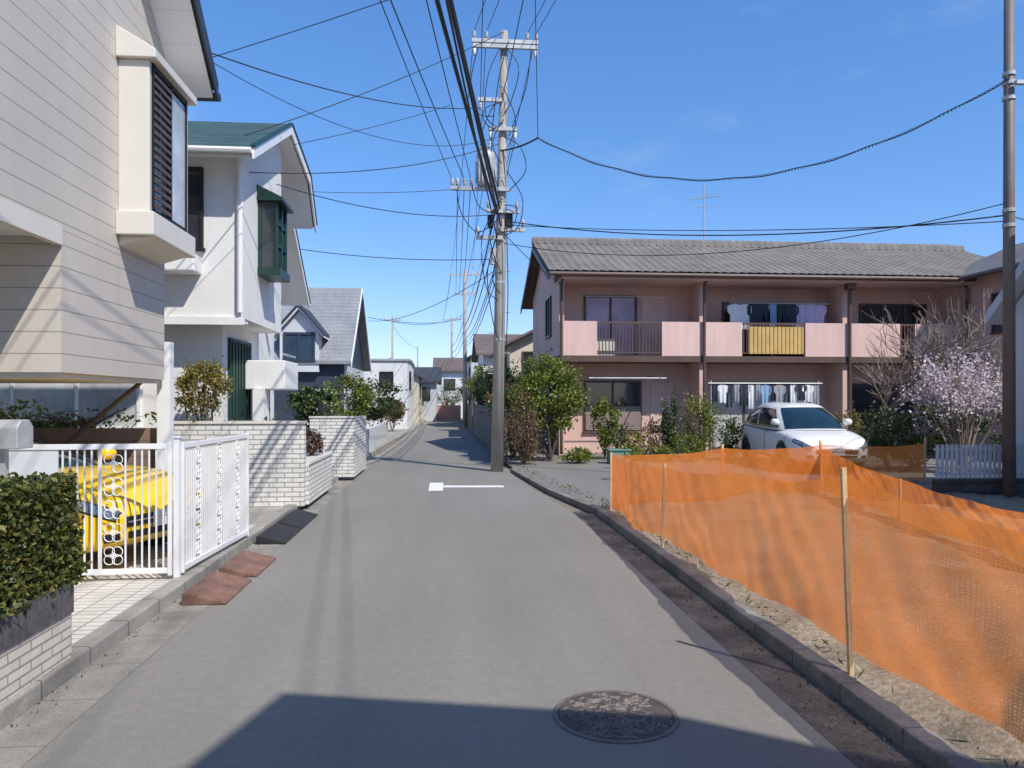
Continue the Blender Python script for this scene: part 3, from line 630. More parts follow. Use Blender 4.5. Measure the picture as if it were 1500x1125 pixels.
# ---------------------------------------------------------------- apartment block
A=thing('apartment_building','pink two-storey apartment block with grey tiled roof and balconies','building',(10,24,0))
XA,XB=3.44,16.6
MB().prism([(24.0,.03),(30,.03),(30,5.75),(26.6,7.15),(24.0,5.75)],'X',XA,XB).build('wall','pink_wall',A)
for x in (XA,7.88,12.55,XB-.16): bx(x+.001,x+.16,22.95,23.999,.03,5.41).build('partition','pink_wall',A)
bx(XA-.05,XB,22.78,23.999,2.93,3.12).build('balcony_slab','brown_trim',A)
for a,b_ in ((XA,4.6),(6.64,9.2),(11.26,14.4),(14.9,XB)): bx(a,b_,22.8,22.93,3.121,4.18).build('parapet','pink',A)
for a,b_ in ((4.6,6.64),(9.2,11.26),(14.4,14.9)):
    m=MB(); m.box(a,b_,22.84,22.88,4.12,4.18); m.box(a,b_,22.84,22.88,3.2,3.24); x=a+.06
    while x<b_-.03: m.box(x,x+.03,22.845,22.875,3.241,4.119); x+=.105
    m.build('railing','brown_trim',A)
bx(9.42,11.2,22.80,22.838,3.2,4.05).build('bamboo_screen','bamboo',A)
win(A,'-Y',24,4.4,6.15,3.2,5.14,'brown_trim','glass_curtain',1,.07); win(A,'-Y',24,9.0,11.8,3.2,4.97,'brown_trim','glass',2,.07); win(A,'-Y',24,13.7,16.1,3.3,4.97,'brown_trim','glass',2,.07)
d=bx(6.3,7.2,23.96,23.999,3.2,5.1).build('door','pink',A); bx(6.36,6.42,23.9,23.959,4.1,4.2).build('handle','galv',d)
f=win(A,'-Y',24,4.4,6.3,.75,2.38,'brown_trim','glass',1,.07); bx(4.45,6.25,23.9,23.93,.78,1.55).build('shutter','shutter',f)
win(A,'-Y',24,8.6,12.0,.2,2.3,'brown_trim','glass_pale',2,.07); win(A,'-Y',24,13.4,15.6,.75,2.3,'brown_trim','glass',1,.07)
d=bx(6.6,7.4,23.96,23.999,.1,2.3).build('door','pink',A); bx(6.66,6.7,23.9,23.959,1.1,1.2).build('handle','galv',d)
for x,lab in ((XA+.04,0),(7.96,0),(12.68,1)):
    p=MB().tube([(x,22.72,5.35),(x,22.72,.1)],.05,8); p.tube([(x,22.45,5.55),(x,22.6,5.4),(x,22.72,5.3)],.05,8)
    p=p.build('downpipe','brown_trim',A)
    if lab: bx(x-.13,x+.13,22.58,22.82,5.25,5.45).build('hopper','brown_trim',p)
def tiles():
    m=MB(); x0,x1=XA-.4,XB+2.6; nx=int((x1-x0)/.045); rows=17; v=[]
    E=(22.25,5.60); Rg=(26.6,7.33); ss=[]
    for r in range(rows): ss+=[(r/rows,.026),((r+.97)/rows,.0)]
    for s,dz in ss:
        for i in range(nx+1):
            x=x0+(x1-x0)*i/nx; ph=(x/.27)%1
            pz=.014*math.sin(ph*2*math.pi)+.006*math.sin(ph*4*math.pi)
            v.append((x,E[0]+(Rg[0]-E[0])*s,E[1]+(Rg[1]-E[1])*s+dz+pz+.02))
    return m.add(v,[[j*(nx+1)+i,j*(nx+1)+i+1,(j+1)*(nx+1)+i+1,(j+1)*(nx+1)+i] for j in range(len(ss)-1) for i in range(nx)])
rf_=tiles().build('roof','kawara',A,norm=False)
MB().prism([(22.3,5.50),(26.6,7.20),(30.9,5.50),(30.9,5.62),(26.6,7.32),(22.3,5.58)],'X',XA-.38,XB+2.6).build('roof_base','brown_trim',rf_)
MB().prism([(26.4,7.3),(26.8,7.3),(26.78,7.45),(26.68,7.53),(26.52,7.53),(26.42,7.45)],'X',XA-.42,XB+2.6).build('ridge_cap','kawara',rf_)
m=MB()
for i in range(72): m.tube([(XA-.4+.22*i,26.6,7.53),(XA-.22+.22*i,26.6,7.53)],.045,6)
m.build('ridge_tiles','kawara',rf_)
MB().tube([(XA-.4,22.2,5.53),(XB-.7,22.2,5.53)],.065,8).build('gutter','brown_trim',rf_)
MB().prism([(22.25,5.30),(26.6,7.05),(30.9,5.3),(30.9,5.52),(26.6,7.25),(22.25,5.5)],'X',XA-.42,XA-.385).build('bargeboard','brown_trim',rf_)
bx(XA,XB,22.35,23.999,5.42,5.48).build('eave_soffit','pink',A)
win(A,'-X',XA,24.6,25.8,3.9,5.2,'green_frame','glass',1)
for z,a,b_ in ((2.42,4.3,6.7),(5.0,4.3,6.9)):
    MB().tube([(a,22.55 if z<3 else 23.2,z),(b_,22.55 if z<3 else 23.2,z)],.018,6).build('drying_pole','galv',A)
for a in (4.5,6.5): MB().tube([(a,24,2.55),(a,22.5,2.42)],.02,5).build('pole_bracket','galv',A)
bx(4.55,5.3,23.5,23.95,3.13,3.7).build('aircon_unit','siding_trim',A)
an=thing('tv_antenna','thin rooftop television antenna on the pink apartment ridge','antenna',(9.3,26.6,7.5))
MB().tube([(9.3,26.6,7.5),(9.3,26.6,9.6)],.022,6).build('mast','galv',an)
m=MB(); m.tube([(8.8,26.6,9.05),(9.9,26.6,9.2)],.015,5)
for i in range(8): m.tube([(8.85+i*.14,26.3,9.06+i*.019),(8.85+i*.14,26.9,9.06+i*.019)],.008,4)
m.build('aerial','galv',an); MB().tube([(9.0,26.6,8.75),(9.6,26.6,8.75)],.012,4).build('crossbar','galv',an)
for q in ((8.3,25.9,7.2),(10.3,25.9,7.2),(9.3,27.4,7.2)): MB().tube([(9.3,26.6,8.7),q],.005,3).build('guy_wire','galv',an)
# laundry
def garment(kind,x,y,z,w,hh,m,label,grp):
    rs=random.Random(x*13+z); mb=MB(); nx,nz=10,8; v=[]
    for j in range(nz+1):
        t=j/nz
        for i in range(nx+1):
            s=i/nx-.5
            if kind=='shirt': ww=w*(1.0 if t<.35 else .66); zz=z-hh*t-(.12*abs(s)*hh if t<.4 else 0)-(.15*hh*max(0,abs(s)-.3) )
            elif kind=='trousers': ww=w*(.8+.1*t); zz=z-hh*t
            else: ww=w; zz=z-hh*t
            v.append((x+s*ww,y+.03*math.sin(s*14+rs.uniform(-.2,.2)+x)*(0.3+t),zz))
    f=[[j*(nx+1)+i,j*(nx+1)+i+1,(j+1)*(nx+1)+i+1,(j+1)*(nx+1)+i] for j in range(nz) for i in range(nx)
       if not(kind=='trousers' and j>=3 and i in (4,5))]
    o=mb.add(v,f).build(kind,m,smooth=True,norm=False,origin=(x,y,z-hh))
    return tag(o,label,kind,grp)
tag(MB().tube([(8.9,23.1,4.83),(12.2,23.1,4.83)],.017,6).build('laundry_pole','galv'),'metal laundry pole over the upper balcony with the bamboo screen','pole')
ups=[('shirt','cloth_white',.5,.75),('shirt','cloth_white',.45,.8),('shirt','cloth_dark',.5,.85),('trousers','cloth_dark',.35,.95),('towel','cloth_blue',.2,.7),('trousers','cloth_dark',.34,.95),('shirt','cloth_dark',.45,.8),('towel','cloth_lilac',.32,.7),('towel','cloth_lilac',.3,.72),('shirt','cloth_lilac',.45,.75)]
cn={'cloth_white':'white','cloth_dark':'dark navy','cloth_blue':'light blue','cloth_lilac':'lilac','cloth_gray':'grey'}
ordn=['first','second','third','fourth','fifth','sixth','seventh','eighth','ninth','tenth','eleventh','twelfth','thirteenth','fourteenth','fifteenth']
for i,(k,mm,w_,h_) in enumerate(ups): garment(k,9.1+i*.31,23.1+.01*(i%2),4.8,w_,h_,mm,f'{cn[mm]} {k} drying on the upper balcony, {ordn[i]} from the left','laundry on the upper balcony')
tag(MB().tube([(7.9,22.2,2.26),(11.5,22.2,2.26)],.018,6).build('laundry_pole','galv'),'metal laundry pole at ground level behind the white car','pole')
for x in (8.0,11.4):
    tag(MB().tube([(x,22.24,.05),(x,22.24,2.35)],.02,6).build('pole_stand','galv'),f'upright stand holding the ground level laundry pole, {"left" if x<9 else "right"} one','stand')
los=[('towel','cloth_dark'),('shirt','cloth_white'),('trousers','cloth_dark'),('towel','cloth_gray'),('shirt','cloth_dark'),('towel','cloth_white'),('trousers','cloth_gray'),('shirt','cloth_blue'),('towel','cloth_dark'),('shirt','cloth_gray'),('trousers','cloth_dark'),('towel','cloth_white'),('shirt','cloth_dark'),('shirt','cloth_white'),('towel','cloth_gray')]
for i,(k,mm) in enumerate(los): garment(k,8.12+i*.225,22.2+.012*(i%3),2.22,.38 if k=='shirt' else .2,random.uniform(.45,.85),mm,f'{cn[mm]} {k} drying at ground level behind the white car, {ordn[i]} from the left','laundry at ground level')
# pink wing at right
Wg=thing('pink_wing','pink house wing at the right end of the apartment block','building',(18.5,20,0))
bx(16.62,22,17,23.9,.03,5.6).build('wall','pink_wall',Wg)
rr=MB().prism([(15.95,5.45),(19.3,6.9),(22.6,5.45),(22.6,5.6),(19.3,7.05),(15.95,5.6)],'Y',16.4,24.2).build('roof','kawara',Wg)
MB().tube([(15.9,16.4,5.5),(15.9,22.1,5.5)],.06,8).build('gutter','brown_trim',rr)
win(Wg,'-X',16.62,20.2,21.6,3.8,5.0,'brown_trim','glass',1); win(Wg,'-X',16.62,18,19.6,.8,2.2,'brown_trim','glass',1)
MB().tube([(16.5,22.6,5.4),(16.5,22.6,.1)],.05,8).build('downpipe','brown_trim',Wg)
# pale house far right
Hr=thing('pale_house','pale grey house with steep sloping roof edge at the right edge behind the steel pole','house',(12,10,0))
MB().prism([(5.0,.03),(13.0,.03),(13.0,3.38),(9,7.05),(5.0,3.35)],'X',10.35,15).build('wall','gray_wall',Hr)
MB().prism([(4.6,3.1),(9,7.12),(13.3,3.17),(13.3,3.38),(9,7.33),(4.6,3.31)],'X',10.08,15.3).build('roof','gray_wall',Hr)
win(Hr,'-X',10.35,11.0,12.0,1.3,2.3,'galv','glass',1)
lf=thing('picket_fence','low grey white picket fence on a dark base wall at the right edge','fence',(9.0,11.9,.05))
bx(8.15,10.3,11.9,12.02,.05,.42).build('base_wall','dark_block',lf)
m=MB(); m.box(8.15,10.3,11.95,11.97,.48,.52); m.box(8.15,10.3,11.95,11.97,.9,.94); x=8.17
while x<10.26: m.box(x,x+.05,11.925,11.948,.43,1.0); x+=.085
m.build('pickets','gray_wall',lf)
# ---------------------------------------------------------------- poles
P=thing('utility_pole','tall concrete utility pole with transformer at the right road edge','utility pole',(1.22,18.4,0))
MB().tube([(1.22,18.4,0),(1.31,18.4,5.4),(1.40,18.4,10.8)],[.155,.125,.09],18).build('shaft','pole',P,smooth=True)
def pz(z): return 1.22+.18*z/10.8
def arm(x0,x1,z,ins,name='crossarm',up=True):
    a=bx(x0,x1,18.2,18.28,z-.045,z+.045).build(name,'galv',P)
    for x in ins:
        s=1 if up else -1
        MB().lathe([(.02,z+.046*s),(.02,z+.08*s),(.055,z+.09*s),(.03,z+.13*s),(.055,z+.15*s),(.03,z+.19*s),(.045,z+.21*s),(.015,z+.25*s)],x,18.24,10).build('insulator','insul',a,smooth=True)
arm(.6,2.22,10.48,(.65,.95,1.95,2.17)); arm(.62,2.2,10.36,(.66,2.15),up=False)
arm(.08,1.5,6.88,(.12,.25,.42,.58)); arm(1.3,1.9,5.9,(1.85,)); arm(.75,1.35,9.05,(.8,),up=False); arm(.7,1.35,5.7,(.75,)); arm(.95,1.75,6.35,(1.0,1.7)); arm(1.0,1.7,8.35,(1.05,1.65),up=False)
tr=MB().lathe([(.15,6.93),(.21,6.95),(.23,7.0),(.235,7.6),(.24,7.66),(.22,7.74),(.15,7.82),(.02,7.86)],.94,18.25,24).build('transformer','galv',P,smooth=True)
for k in range(16):
    a=2*math.pi*k/16; cx,cy=.94+.243*math.cos(a),18.25+.243*math.sin(a)
    MB().tube([(cx,cy,7.02),(cx,cy,7.58)],.014,5).build('cooling_rib','galv',tr)
for dx in (-.1,.1): MB().lathe([(.03,7.80),(.05,7.86),(.03,7.94),(.045,7.97),(.015,8.04)],.94+dx,18.2,8).build('bushing','insul',tr)
bx(1.05,1.2,18.22,18.34,5.05,5.45).build('switch_box','galv',P); bx(1.42,1.6,18.3,18.5,6.0,6.35).build('junction_box','black',P); bx(.98,1.12,18.2,18.36,5.95,6.25).build('junction_box','black',P)
for z in (3.2,4.6,6.2,7.2,8.4,9.4,10.1): MB().lathe([(.17-.007*z,z),(.17-.007*z,z+.06)],pz(z),18.4,14).build('band','galv',P)
for i in range(14):
    z=2.4+i*.5; s=1 if i%2 else -1; MB().tube([(pz(z)+s*.1,18.36,z),(pz(z)+s*.27,18.36,z)],.012,5).build('step_bolt','galv',P)
for pts in ([(738,60,18.3),(715,110,18.2),(712,170,18.2),(735,190,18.3)],[(742,70,18.3),(760,100,18.2),(748,150,18.3),(738,165,18.3)],[(735,150,18.3),(712,158,18.1),(708,175,18.1),(722,188,18.2),(736,180,18.3)],[(738,130,18.3),(755,175,18.2),(745,215,18.3)],[(735,290,18.3),(718,330,18.2),(722,370,18.2),(735,400,18.3)],[(741,300,18.2),(744,420,18.2),(742,500,18.2),(738,640,18.25)],[(738,300,18.2),(757,305,18.2),(752,330,18.2),(738,335,18.2)],[(700,70,18.24),(690,120,18.2),(700,165,18.2),(725,170,18.3)],[(778,72,18.24),(770,130,18.2),(745,200,18.3)],[(712,230,18.25),(705,200,18.2),(720,160,18.2),(736,140,18.3)],[(735,240,18.2),(722,215,18.2),(728,190,18.2),(738,175,18.25)],[(742,250,18.2),(765,290,18.2),(760,330,18.2),(740,345,18.25)],[(730,340,18.2),(714,400,18.2),(722,470,18.2),(732,500,18.25)],[(745,60,18.2),(730,120,18.1),(720,220,18.1),(735,300,18.2)],[(690,262,18.2),(700,300,18.1),(722,310,18.1),(735,290,18.2)],[(668,262,18.2),(675,310,18.1),(700,340,18.1),(730,320,18.2)],[(738,200,18.2),(762,215,18.1),(770,250,18.1),(745,280,18.2)],[(728,300,18.2),(706,350,18.1),(712,420,18.1),(730,440,18.2)],[(720,310,18.2),(728,360,18.1),(722,410,18.1),(733,430,18.2)]):
    q=[Vector(W(*p)) for p in pts]; n=len(q)-1; sm=[tuple(catm([tuple(a) for a in q],n*i/16)) for i in range(17)]
    MB().tube(sm,.012,5).build('jumper_cable','cable',P)
def farpole(px,D,ztop,label,r=.13,arms=((.9,.25),)):
    p=W(px,600,D); t=thing('utility_pole',label,'utility pole',(p.x,p.y,0),'utility poles farther up the street')
    MB().tube([(p.x,p.y,0),(p.x,p.y,ztop)],[r,r*.65],10).build('shaft','pole',t,smooth=True)
    for wd,dz in arms:
        a=bx(p.x-wd,p.x+wd,p.y-.05,p.y+.05,ztop-dz-.05,ztop-dz+.05).build('crossarm','galv',t)
        for s in (-.9,0.5,.9): MB().lathe([(.03,ztop-dz+.05),(.06,ztop-dz+.12),(.03,ztop-dz+.25)],p.x+s*wd,p.y,8).build('insulator','insul',a)
    return p
fp1=farpole(681,50,10.4,'second concrete utility pole up the street on the right side',.16,((1.0,.3),(.7,1.6)))
fp2=farpole(662,78,10.4,'farthest utility pole near the end of the street',.16,((1.0,.3),))
fp3=farpole(575,55,7.9,'slim utility pole on the left beyond the grey dormer house',.1,((.6,.3),))
fp4=farpole(612,74,7.0,'slim utility pole beside the far white house',.1,())
SP=W(1478,600,12.4)
sp=thing('steel_pole','dark brown steel pole rising out of the frame at the right edge','pole',(SP.x,SP.y,0))
MB().tube([(SP.x,SP.y,.02),(SP.x,SP.y,9.8)],[.10,.07],16).build('shaft','steel',sp,smooth=True)
for z in (4.6,4.85,6.7,6.95,7.1): MB().lathe([(.10,z),(.10,z+.06)],SP.x,SP.y,14).build('clamp','galv',sp)
bx(SP.x-.02,SP.x+.4,SP.y-.2,SP.y-.12,6.9,6.96).build('bracket','galv',sp)
# ---------------------------------------------------------------- cables
def wire(a,b,sag,r,label,grp=None,n=28,name='overhead_cable'):
    a=Vector(a); b=Vector(b)
    pts=[a.lerp(b,i/n)-Vector((0,0,4*sag*(i/n)*(1-i/n))) for i in range(n+1)]
    return tag(MB().tube(pts,r,5).build(name,'cable',smooth=True),label,'cable',grp)
BP=lambda dx,z:(-3.05+dx,-16,z)
g1='thick cables over the road to the concrete pole'
wire((1.25,18.25,6.55),BP(0,6.95),.45,.036,'thickest black cable coming overhead from the top of the frame to the concrete pole',g1)
wire((1.2,18.25,6.3),BP(-.1,6.6),.5,.028,'black cable just under the thickest overhead cable',g1)
wire((1.3,18.25,6.0),BP(.15,6.75),.35,.022,'black cable crossing beside the thickest overhead cable',g1)
wire((1.28,18.25,6.42),BP(.08,6.8),.47,.024,'black cable twisted close to the thickest overhead cable',g1)
wire((1.22,18.25,5.7),BP(.3,6.9),.3,.014,'thin lower strand hanging under the thick overhead cables',g1)
wire((.42,18.24,7.1),BP(-1.2,7.9),.5,.010,'thin line from the transformer crossarm leaning left over the road',g1)
wire((.12,18.24,7.1),BP(-.6,7.6),.6,.008,'outermost thin line from the transformer crossarm over the road',g1)
wire((.58,18.24,7.1),BP(.3,7.5),.5,.009,'inner line from the transformer crossarm over the road',g1)
wire((1.3,18.24,8.9),(1.4,-16,9.2),.5,.010,'thin cable from the middle of the concrete pole straight overhead',g1)
wire((.8,18.24,8.8),(-.4,-16,9.0),.4,.009,'thin cable from the upper pole bracket straight overhead',g1)
for x in (.65,.95,1.95,2.17): wire((x,18.24,10.7),(x*1.2+4.2,-16,10.9),.4,.009,f'thin power line leaving the top crossarm towards the camera, {dict([(.65,"first"),(.95,"second"),(1.95,"third"),(2.17,"fourth")])[x]} from the left','power lines from the top crossarm')
g2='cables running up the street between poles'
for i,(x,z,z2,r,dx) in enumerate(((.65,10.7,10.5,.010,-.9),(2.17,10.7,10.5,.010,.9),(.95,10.7,10.4,.010,.5),(1.05,8.1,8.6,.010,-.2),(1.65,8.1,8.5,.010,.5),(.25,7.1,8.9,.011,-.6),(.42,7.1,8.8,.011,-.4),(.58,7.1,8.7,.011,-.2),(1.2,6.5,6.7,.022,0),(1.3,6.2,6.3,.018,.05),(1.4,5.8,5.9,.016,.1),(1.35,5.5,5.6,.014,.1),(1.35,5.2,5.4,.015,.1))):
    wire((x,18.3,z),(fp1.x+dx,fp1.y,z2),.5,r,f'cable from the concrete pole to the second pole, {ordn[i]} from the top',g2)
for i,(dx,z) in enumerate(((-.9,10.4),(.9,10.4),(0,7.4),(0,6.7),(.05,6.2))): wire((fp1.x+dx,fp1.y,z),(fp2.x+dx,fp2.y,z),.5,.02,f'cable from the second pole to the farthest pole, {ordn[i]} from the top',g2)
g3='service cables to the left houses'
E1=W(310,78,9.95)
wire(E1,(.8,18.24,8.85),.25,.010,'service cable from the clapboard house eave to the upper pole bracket',g3)
wire(E1+Vector((0,.05,-.1)),(1.3,18.3,8.2),.6,.006,'lower sagging service cable from the clapboard house eave to the pole',g3)
wire(W(275,95,9.9),W(900,-120,9),.05,.006,'thin cable rising from the clapboard house to the top of the frame',g3)
wire(W(285,222,12.4),(1.38,18.3,10.75),.15,.009,'long straight cable from the green roof to the top of the concrete pole',g3)
wire(W(360,252,12.9),(1.25,18.3,8.0),.25,.009,'cable from the white house downpipe to the pole above the transformer',g3)
wire(W(405,270,13.2),(1.3,18.3,6.3),.25,.009,'cable from the green bay window side to the pole below the transformer',g3)
wire(W(440,365,19),(1.3,18.3,5.2),.12,.010,'lowest cable from the white house rear roof to the pole',g3)
wire(W(430,212,15),(.12,18.24,8.9),.05,.007,'thin cable from the green roof ridge to the pole',g3)
wire(W(440,280,17.5),(1.25,18.3,7.0),.1,.007,'thin level cable from the white house rear verge to the transformer',g3)
wire(W(540,465,35),(fp1.x,fp1.y,7.2),.3,.014,'cable from the grey dormer house to the second pole',g3)
wire(W(540,470,35),(1.3,18.3,5.0),.4,.010,'cable from the grey dormer house back to the concrete pole',g3)
wire((fp3.x,fp3.y,7.5),(fp1.x,fp1.y,7.4),.4,.014,'cable between the slim left pole and the second pole',g3)
wire((fp3.x,fp3.y,7.2),(fp4.x,fp4.y,6.8),.3,.014,'cable between the two slim poles on the left',g3)
kn=W(788,202,17.6)
wire((1.35,18.3,7.85),kn,.05,.022,'short thick cable from the pole to the hanging cable knot','cables to the right')
wire(kn,W(783,-60,14.5),.02,.009,'thin upright cable dropping from the top of the frame to the cable knot','cables to the right')
a=kn; b_=Vector((SP.x-.1,SP.y-.12,7.0)); n=1100; pts=[]
for i in range(n+1):
    t=i/n; p=a.lerp(b_,t)-Vector((0,0,4*1.3*t*(1-t))); pts.append(p+Vector((0,math.cos(i*.9),math.sin(i*.9)))*.02)
sc=thing('spiral_cable','sagging spiral wrapped cable from the knot to the steel pole','cable',tuple(a),'cables to the right')
MB().tube(pts,.006,4).build('spiral_wrap','cable',sc); MB().tube(pts[::20],.011,5).build('core_cable','cable',sc)
for i,(z,zz,s,r) in enumerate(((6.15,4.8,.35,.013),(6.05,4.7,.15,.009),(5.6,5.0,.55,.009))): wire((1.35,18.35,z),(SP.x-.05,SP.y,zz),s,r,f'cable passing in front of the apartment roof to the steel pole, {ordn[i]} from the top','cables to the right')
wire((SP.x,SP.y,4.8),(17,17.5,5.9),.1,.009,'short cable from the steel pole to the pink wing','cables to the right')
wire((1.35,18.4,5.9),(XA,22.7,5.3),.1,.010,'cable from the concrete pole to the apartment corner','cables to the right')
# ---------------------------------------------------------------- grey dormer house and far houses
G=gable_house('dormer_house','grey shingled house with a steep roof and small dormer window',-12,-4.25,31.4,38.6,3.5,6.75,'X','navy','gray_shingle',.35)
MB().prism([(-6.75,2.9),(-5.2,2.9),(-5.2,4.5),(-5.98,5.35),(-6.75,4.5)],'Y',31.1,35).build('dormer','gray_wall',G)
MB().prism([(-7.0,4.27),(-5.98,5.42),(-4.95,4.27),(-4.95,4.33),(-5.98,5.5),(-7.0,4.33)],'Y',30.84,35).build('dormer_trim','paint_white',G)
MB().prism([(-7.0,4.34),(-5.98,5.51),(-4.95,4.34),(-4.95,4.48),(-5.98,5.65),(-7.0,4.48)],'Y',30.8,35).build('dormer_roof','navy',G)
win(G,'-Y',31.1,-6.6,-5.35,3.4,4.5,'navy','glass_blue',1,.1); win(G,'-Y',31.4,-5.9,-4.7,.8,2.2,'paint_white','glass',1)
bx(-4.24,-4.2,31.45,38.5,.1,3.2).build('side_wall','gray_wall',G)
MB().prism(band([(31.0,3.1),(35,6.72),(39,3.1)],.2),'X',-3.9,-3.86).build('verge_board','paint_white',G)
gable_house('white_far_house','plain white flat-topped house beyond the grey dormer house',-9,-2.3,44,52,4.0,4.12,'X','white_wall','galv',.1,[('-Y',-3.9,-3.1,2.6,3.4,'black','glass',1),('-Y',-4.0,-3.1,.9,1.9,'black','glass',1),('+X',46,47.5,2.4,3.5,'black','glass',1)])
gable_house('dark_roof_house','small far house with dark roof near the end of the street on the left',-7,-.9,63,70,3.3,4.5,'X','gray_wall','dark_roof',.4,[('-Y',-2.4,-1.4,1.8,2.8,'black','glass',1),('-Y',-4.4,-3.2,1.8,2.8,'black','glass',1)])
gable_house('brown_far_house','narrow tan house with brown roof between the white house and the dark roofed one',-6,-2.0,54,60,3.4,4.6,'Y','beige','brown_roof',.3,[('-Y',-4.6,-3.4,2.0,3.0,'brown_trim','glass',1),('+X',55.5,57,2.0,3.0,'brown_trim','glass',1)])
gable_house('beige_house','beige house with brown roof behind the right hand block wall',2.75,9.5,33,41,4.2,5.9,'Y','beige','brown_roof',.45,[('-Y',3.3,4.5,2.9,3.9,'brown_trim','glass',1),('-X',34.5,36,2.8,3.8,'brown_trim','glass',1),('-X',38,39.5,2.8,3.8,'brown_trim','glass',1)])
gable_house('cream_house','cream house farther up on the right side of the street',2.2,8,46,54,4.6,6.0,'X','siding_trim','brown_roof',.45,[('-X',47,48.5,2.9,4,'brown_trim','glass',1),('-X',50,52,2.9,4,'brown_trim','glass',1)])
gable_house('gray_far_house','grey house past the cream house on the right side of the street',1.8,7,57,64,5.0,6.2,'Y','gray_wall','dark_roof',.3,[('-X',58.5,60,3.2,4.3,'black','glass',1),('-Y',2.4,3.6,3.2,4.3,'black','glass',1)])
gable_house('end_house','distant white house closing the end of the street',-1.0,6,73,80,4.6,5.9,'X','white_wall','brown_roof',.4,[('-Y',-.3,.8,2.8,3.8,'black','glass',1),('-Y',2,3.2,2.8,3.8,'black','glass',1)])
gable_house('left_far_house','distant grey house behind the dark roof house',-16,-8,56,64,5,6.6,'Y','gray_wall','brown_roof',.4,[('-Y',-11,-9.6,3.2,4.2,'black','glass',1)])
tag(bx(-1.9,1.2,66.2,66.4,.0,1.3).build('end_wall','pinkfence'),'low reddish wall closing the far end of the street','wall')
bw=thing('block_wall','dark concrete block wall along the right side beyond the utility pole','wall',(1.6,30,0))
bx(1.5,1.66,20.6,44,.02,1.45).build('wall','block',bw); bx(1.47,1.69,20.58,44,1.451,1.5).build('coping','block',bw)
tag(bx(1.45,1.62,44.3,66,.02,1.4).build('block_wall','block'),'far stretch of block wall near the end of the street on the right','wall')
nb=thing('neighbour_house','house behind the camera whose shadow falls on the foreground road','house',(6,-5,0))
MB().prism([(2.9,-.75),(4.7,-1.1),(8.6,-3.4),(8.6,-9),(2.9,-9)],'Z',.02,6.35).build('wall','beige',nb)
MB().prism([(2.53,-.09),(4.81,-.63),(5.64,-1.21),(9,-3.1),(9,-9.5),(2.0,-9.5),(2.27,-.99)],'Z',6.351,6.5).build('roof','dark_roof',nb)
# ---------------------------------------------------------------- vegetation right and far
shrub(2.85,20.6,.05,(2.8,20.7,1.9),(1.1,.85,1.2),11000,.10,'leaf','bushy green tree at the left corner of the pink apartment','tree','leafy_tree',k=110,spread=.22,nst=8,rad=.04)
shrub(2.0,19.7,.05,(2.0,19.7,1.0),(.55,.5,.95),2600,.07,'leaf_brown','dry brown twiggy bush beside the utility pole',k=40,spread=.36,nst=60,rad=.012)
shrub(4.55,21.3,.05,(4.55,21.3,1.15),(.42,.4,.85),1700,.10,'leaf','tall narrow green shrub before the apartment shutter',k=24)
sps=[(5.4,20.6,.6,.55,'leaf_yellow','low yellowish shrub left of centre in the apartment garden'),(6.1,21.2,.6,.75,'leaf_brown','brownish dry shrub in the apartment garden'),(6.7,20.3,.55,.55,'leaf','rounded green shrub in the middle of the apartment garden'),(7.35,21.2,.65,1.25,'leaf','tall light green bush left of the ground level laundry'),(7.9,20.6,.4,.95,'leaf_dark','dark green shrub beside the white car rear'),(3.5,19.9,.45,.3,'leaf','low bright green clump at the driveway edge near the pole'),(4.9,19.9,.4,.35,'leaf','pale green clump beside the green planter box'),(11.9,21.5,.5,1.0,'leaf_yellow','yellow green shrub right of the laundry stand'),(6.35,20.9,.3,1.3,'leaf_dark','slender dark shrub in the apartment garden'),(5.9,20.2,.35,.3,'leaf','small bright green plant at the front of the apartment garden'),(5.0,21.4,.5,.7,'leaf_dark','dark green bush under the apartment shutter')]
for x,y,r,z,m_,l in sps: shrub(x,y,.05,(x,y,z*.75+.05),(r,r*.9,z*.75),int(1700*max(r,.5)*max(z,.6)*1.6),.085,m_,l,k=26,spread=.34)
shrub(11.3,17.3,.05,(11.3,17.3,.9),(1.9,.6,.8),5200,.09,'leaf_dark','wide dark green hedge right of the white car','hedge','hedge_bush',k=60,spread=.25,nst=14)
shrub(13.6,16.8,.05,(13.2,16.6,.9),(1.2,.6,.8),2000,.1,'leaf_dark','dark bush behind the picket fence at the right edge',k=30,spread=.25)
bl=thing('blossom_tree','small tree with pale pink blossom above the dark hedge','tree',(11.8,16.3,.05))
stems(bl,(11.8,16.3,.05),(11.6,16.2,2.1),(1.5,.7,1.1),34,.022,'bark_gray','trunk'); leaves('blossoms',crown(3300,(11.6,16.1,2.0),(1.35,.75,.95),90,.3,.2),.065,'blossom',bl,.8)
baretree(11.4,18.6,.05,4.8,'leafless grey tree in front of the right end of the apartment',seed=11,spread=.62,r0=.1)
baretree(13.2,18.2,.05,4.8,'smaller leafless tree near the pink wing',seed=5,spread=.6,r0=.08)
pb=thing('planter_box','weathered green planter box standing in the apartment garden','planter',(4.55,19.8,.05)); bx(4.3,4.85,19.6,20.0,.05,.4).build('box','planter_green',pb,bevel=.02); bx(4.27,4.88,19.57,20.03,.401,.44).build('rim','planter_green',pb)
for i,(px,py,D,r,m_,l) in enumerate(((508,585,28,.9,'leaf','green bush over the low grey wall, nearest one'),(560,585,30,1.0,'leaf_dark','dark green bush over the low grey wall, farther one'),(455,590,24,.6,'leaf_dark','dark bush beside the white house rear wing'),(612,600,40,.7,'leaf_brown','brown bush by the roadside before the far white house'))):
    p=W(px,py,D); p.x=min(p.x,-2.9); shrub(p.x,p.y,.05,(p.x,p.y,max(p.z,r)),(r*1.15,r*.8,r),2200,.14,m_,l,k=40)
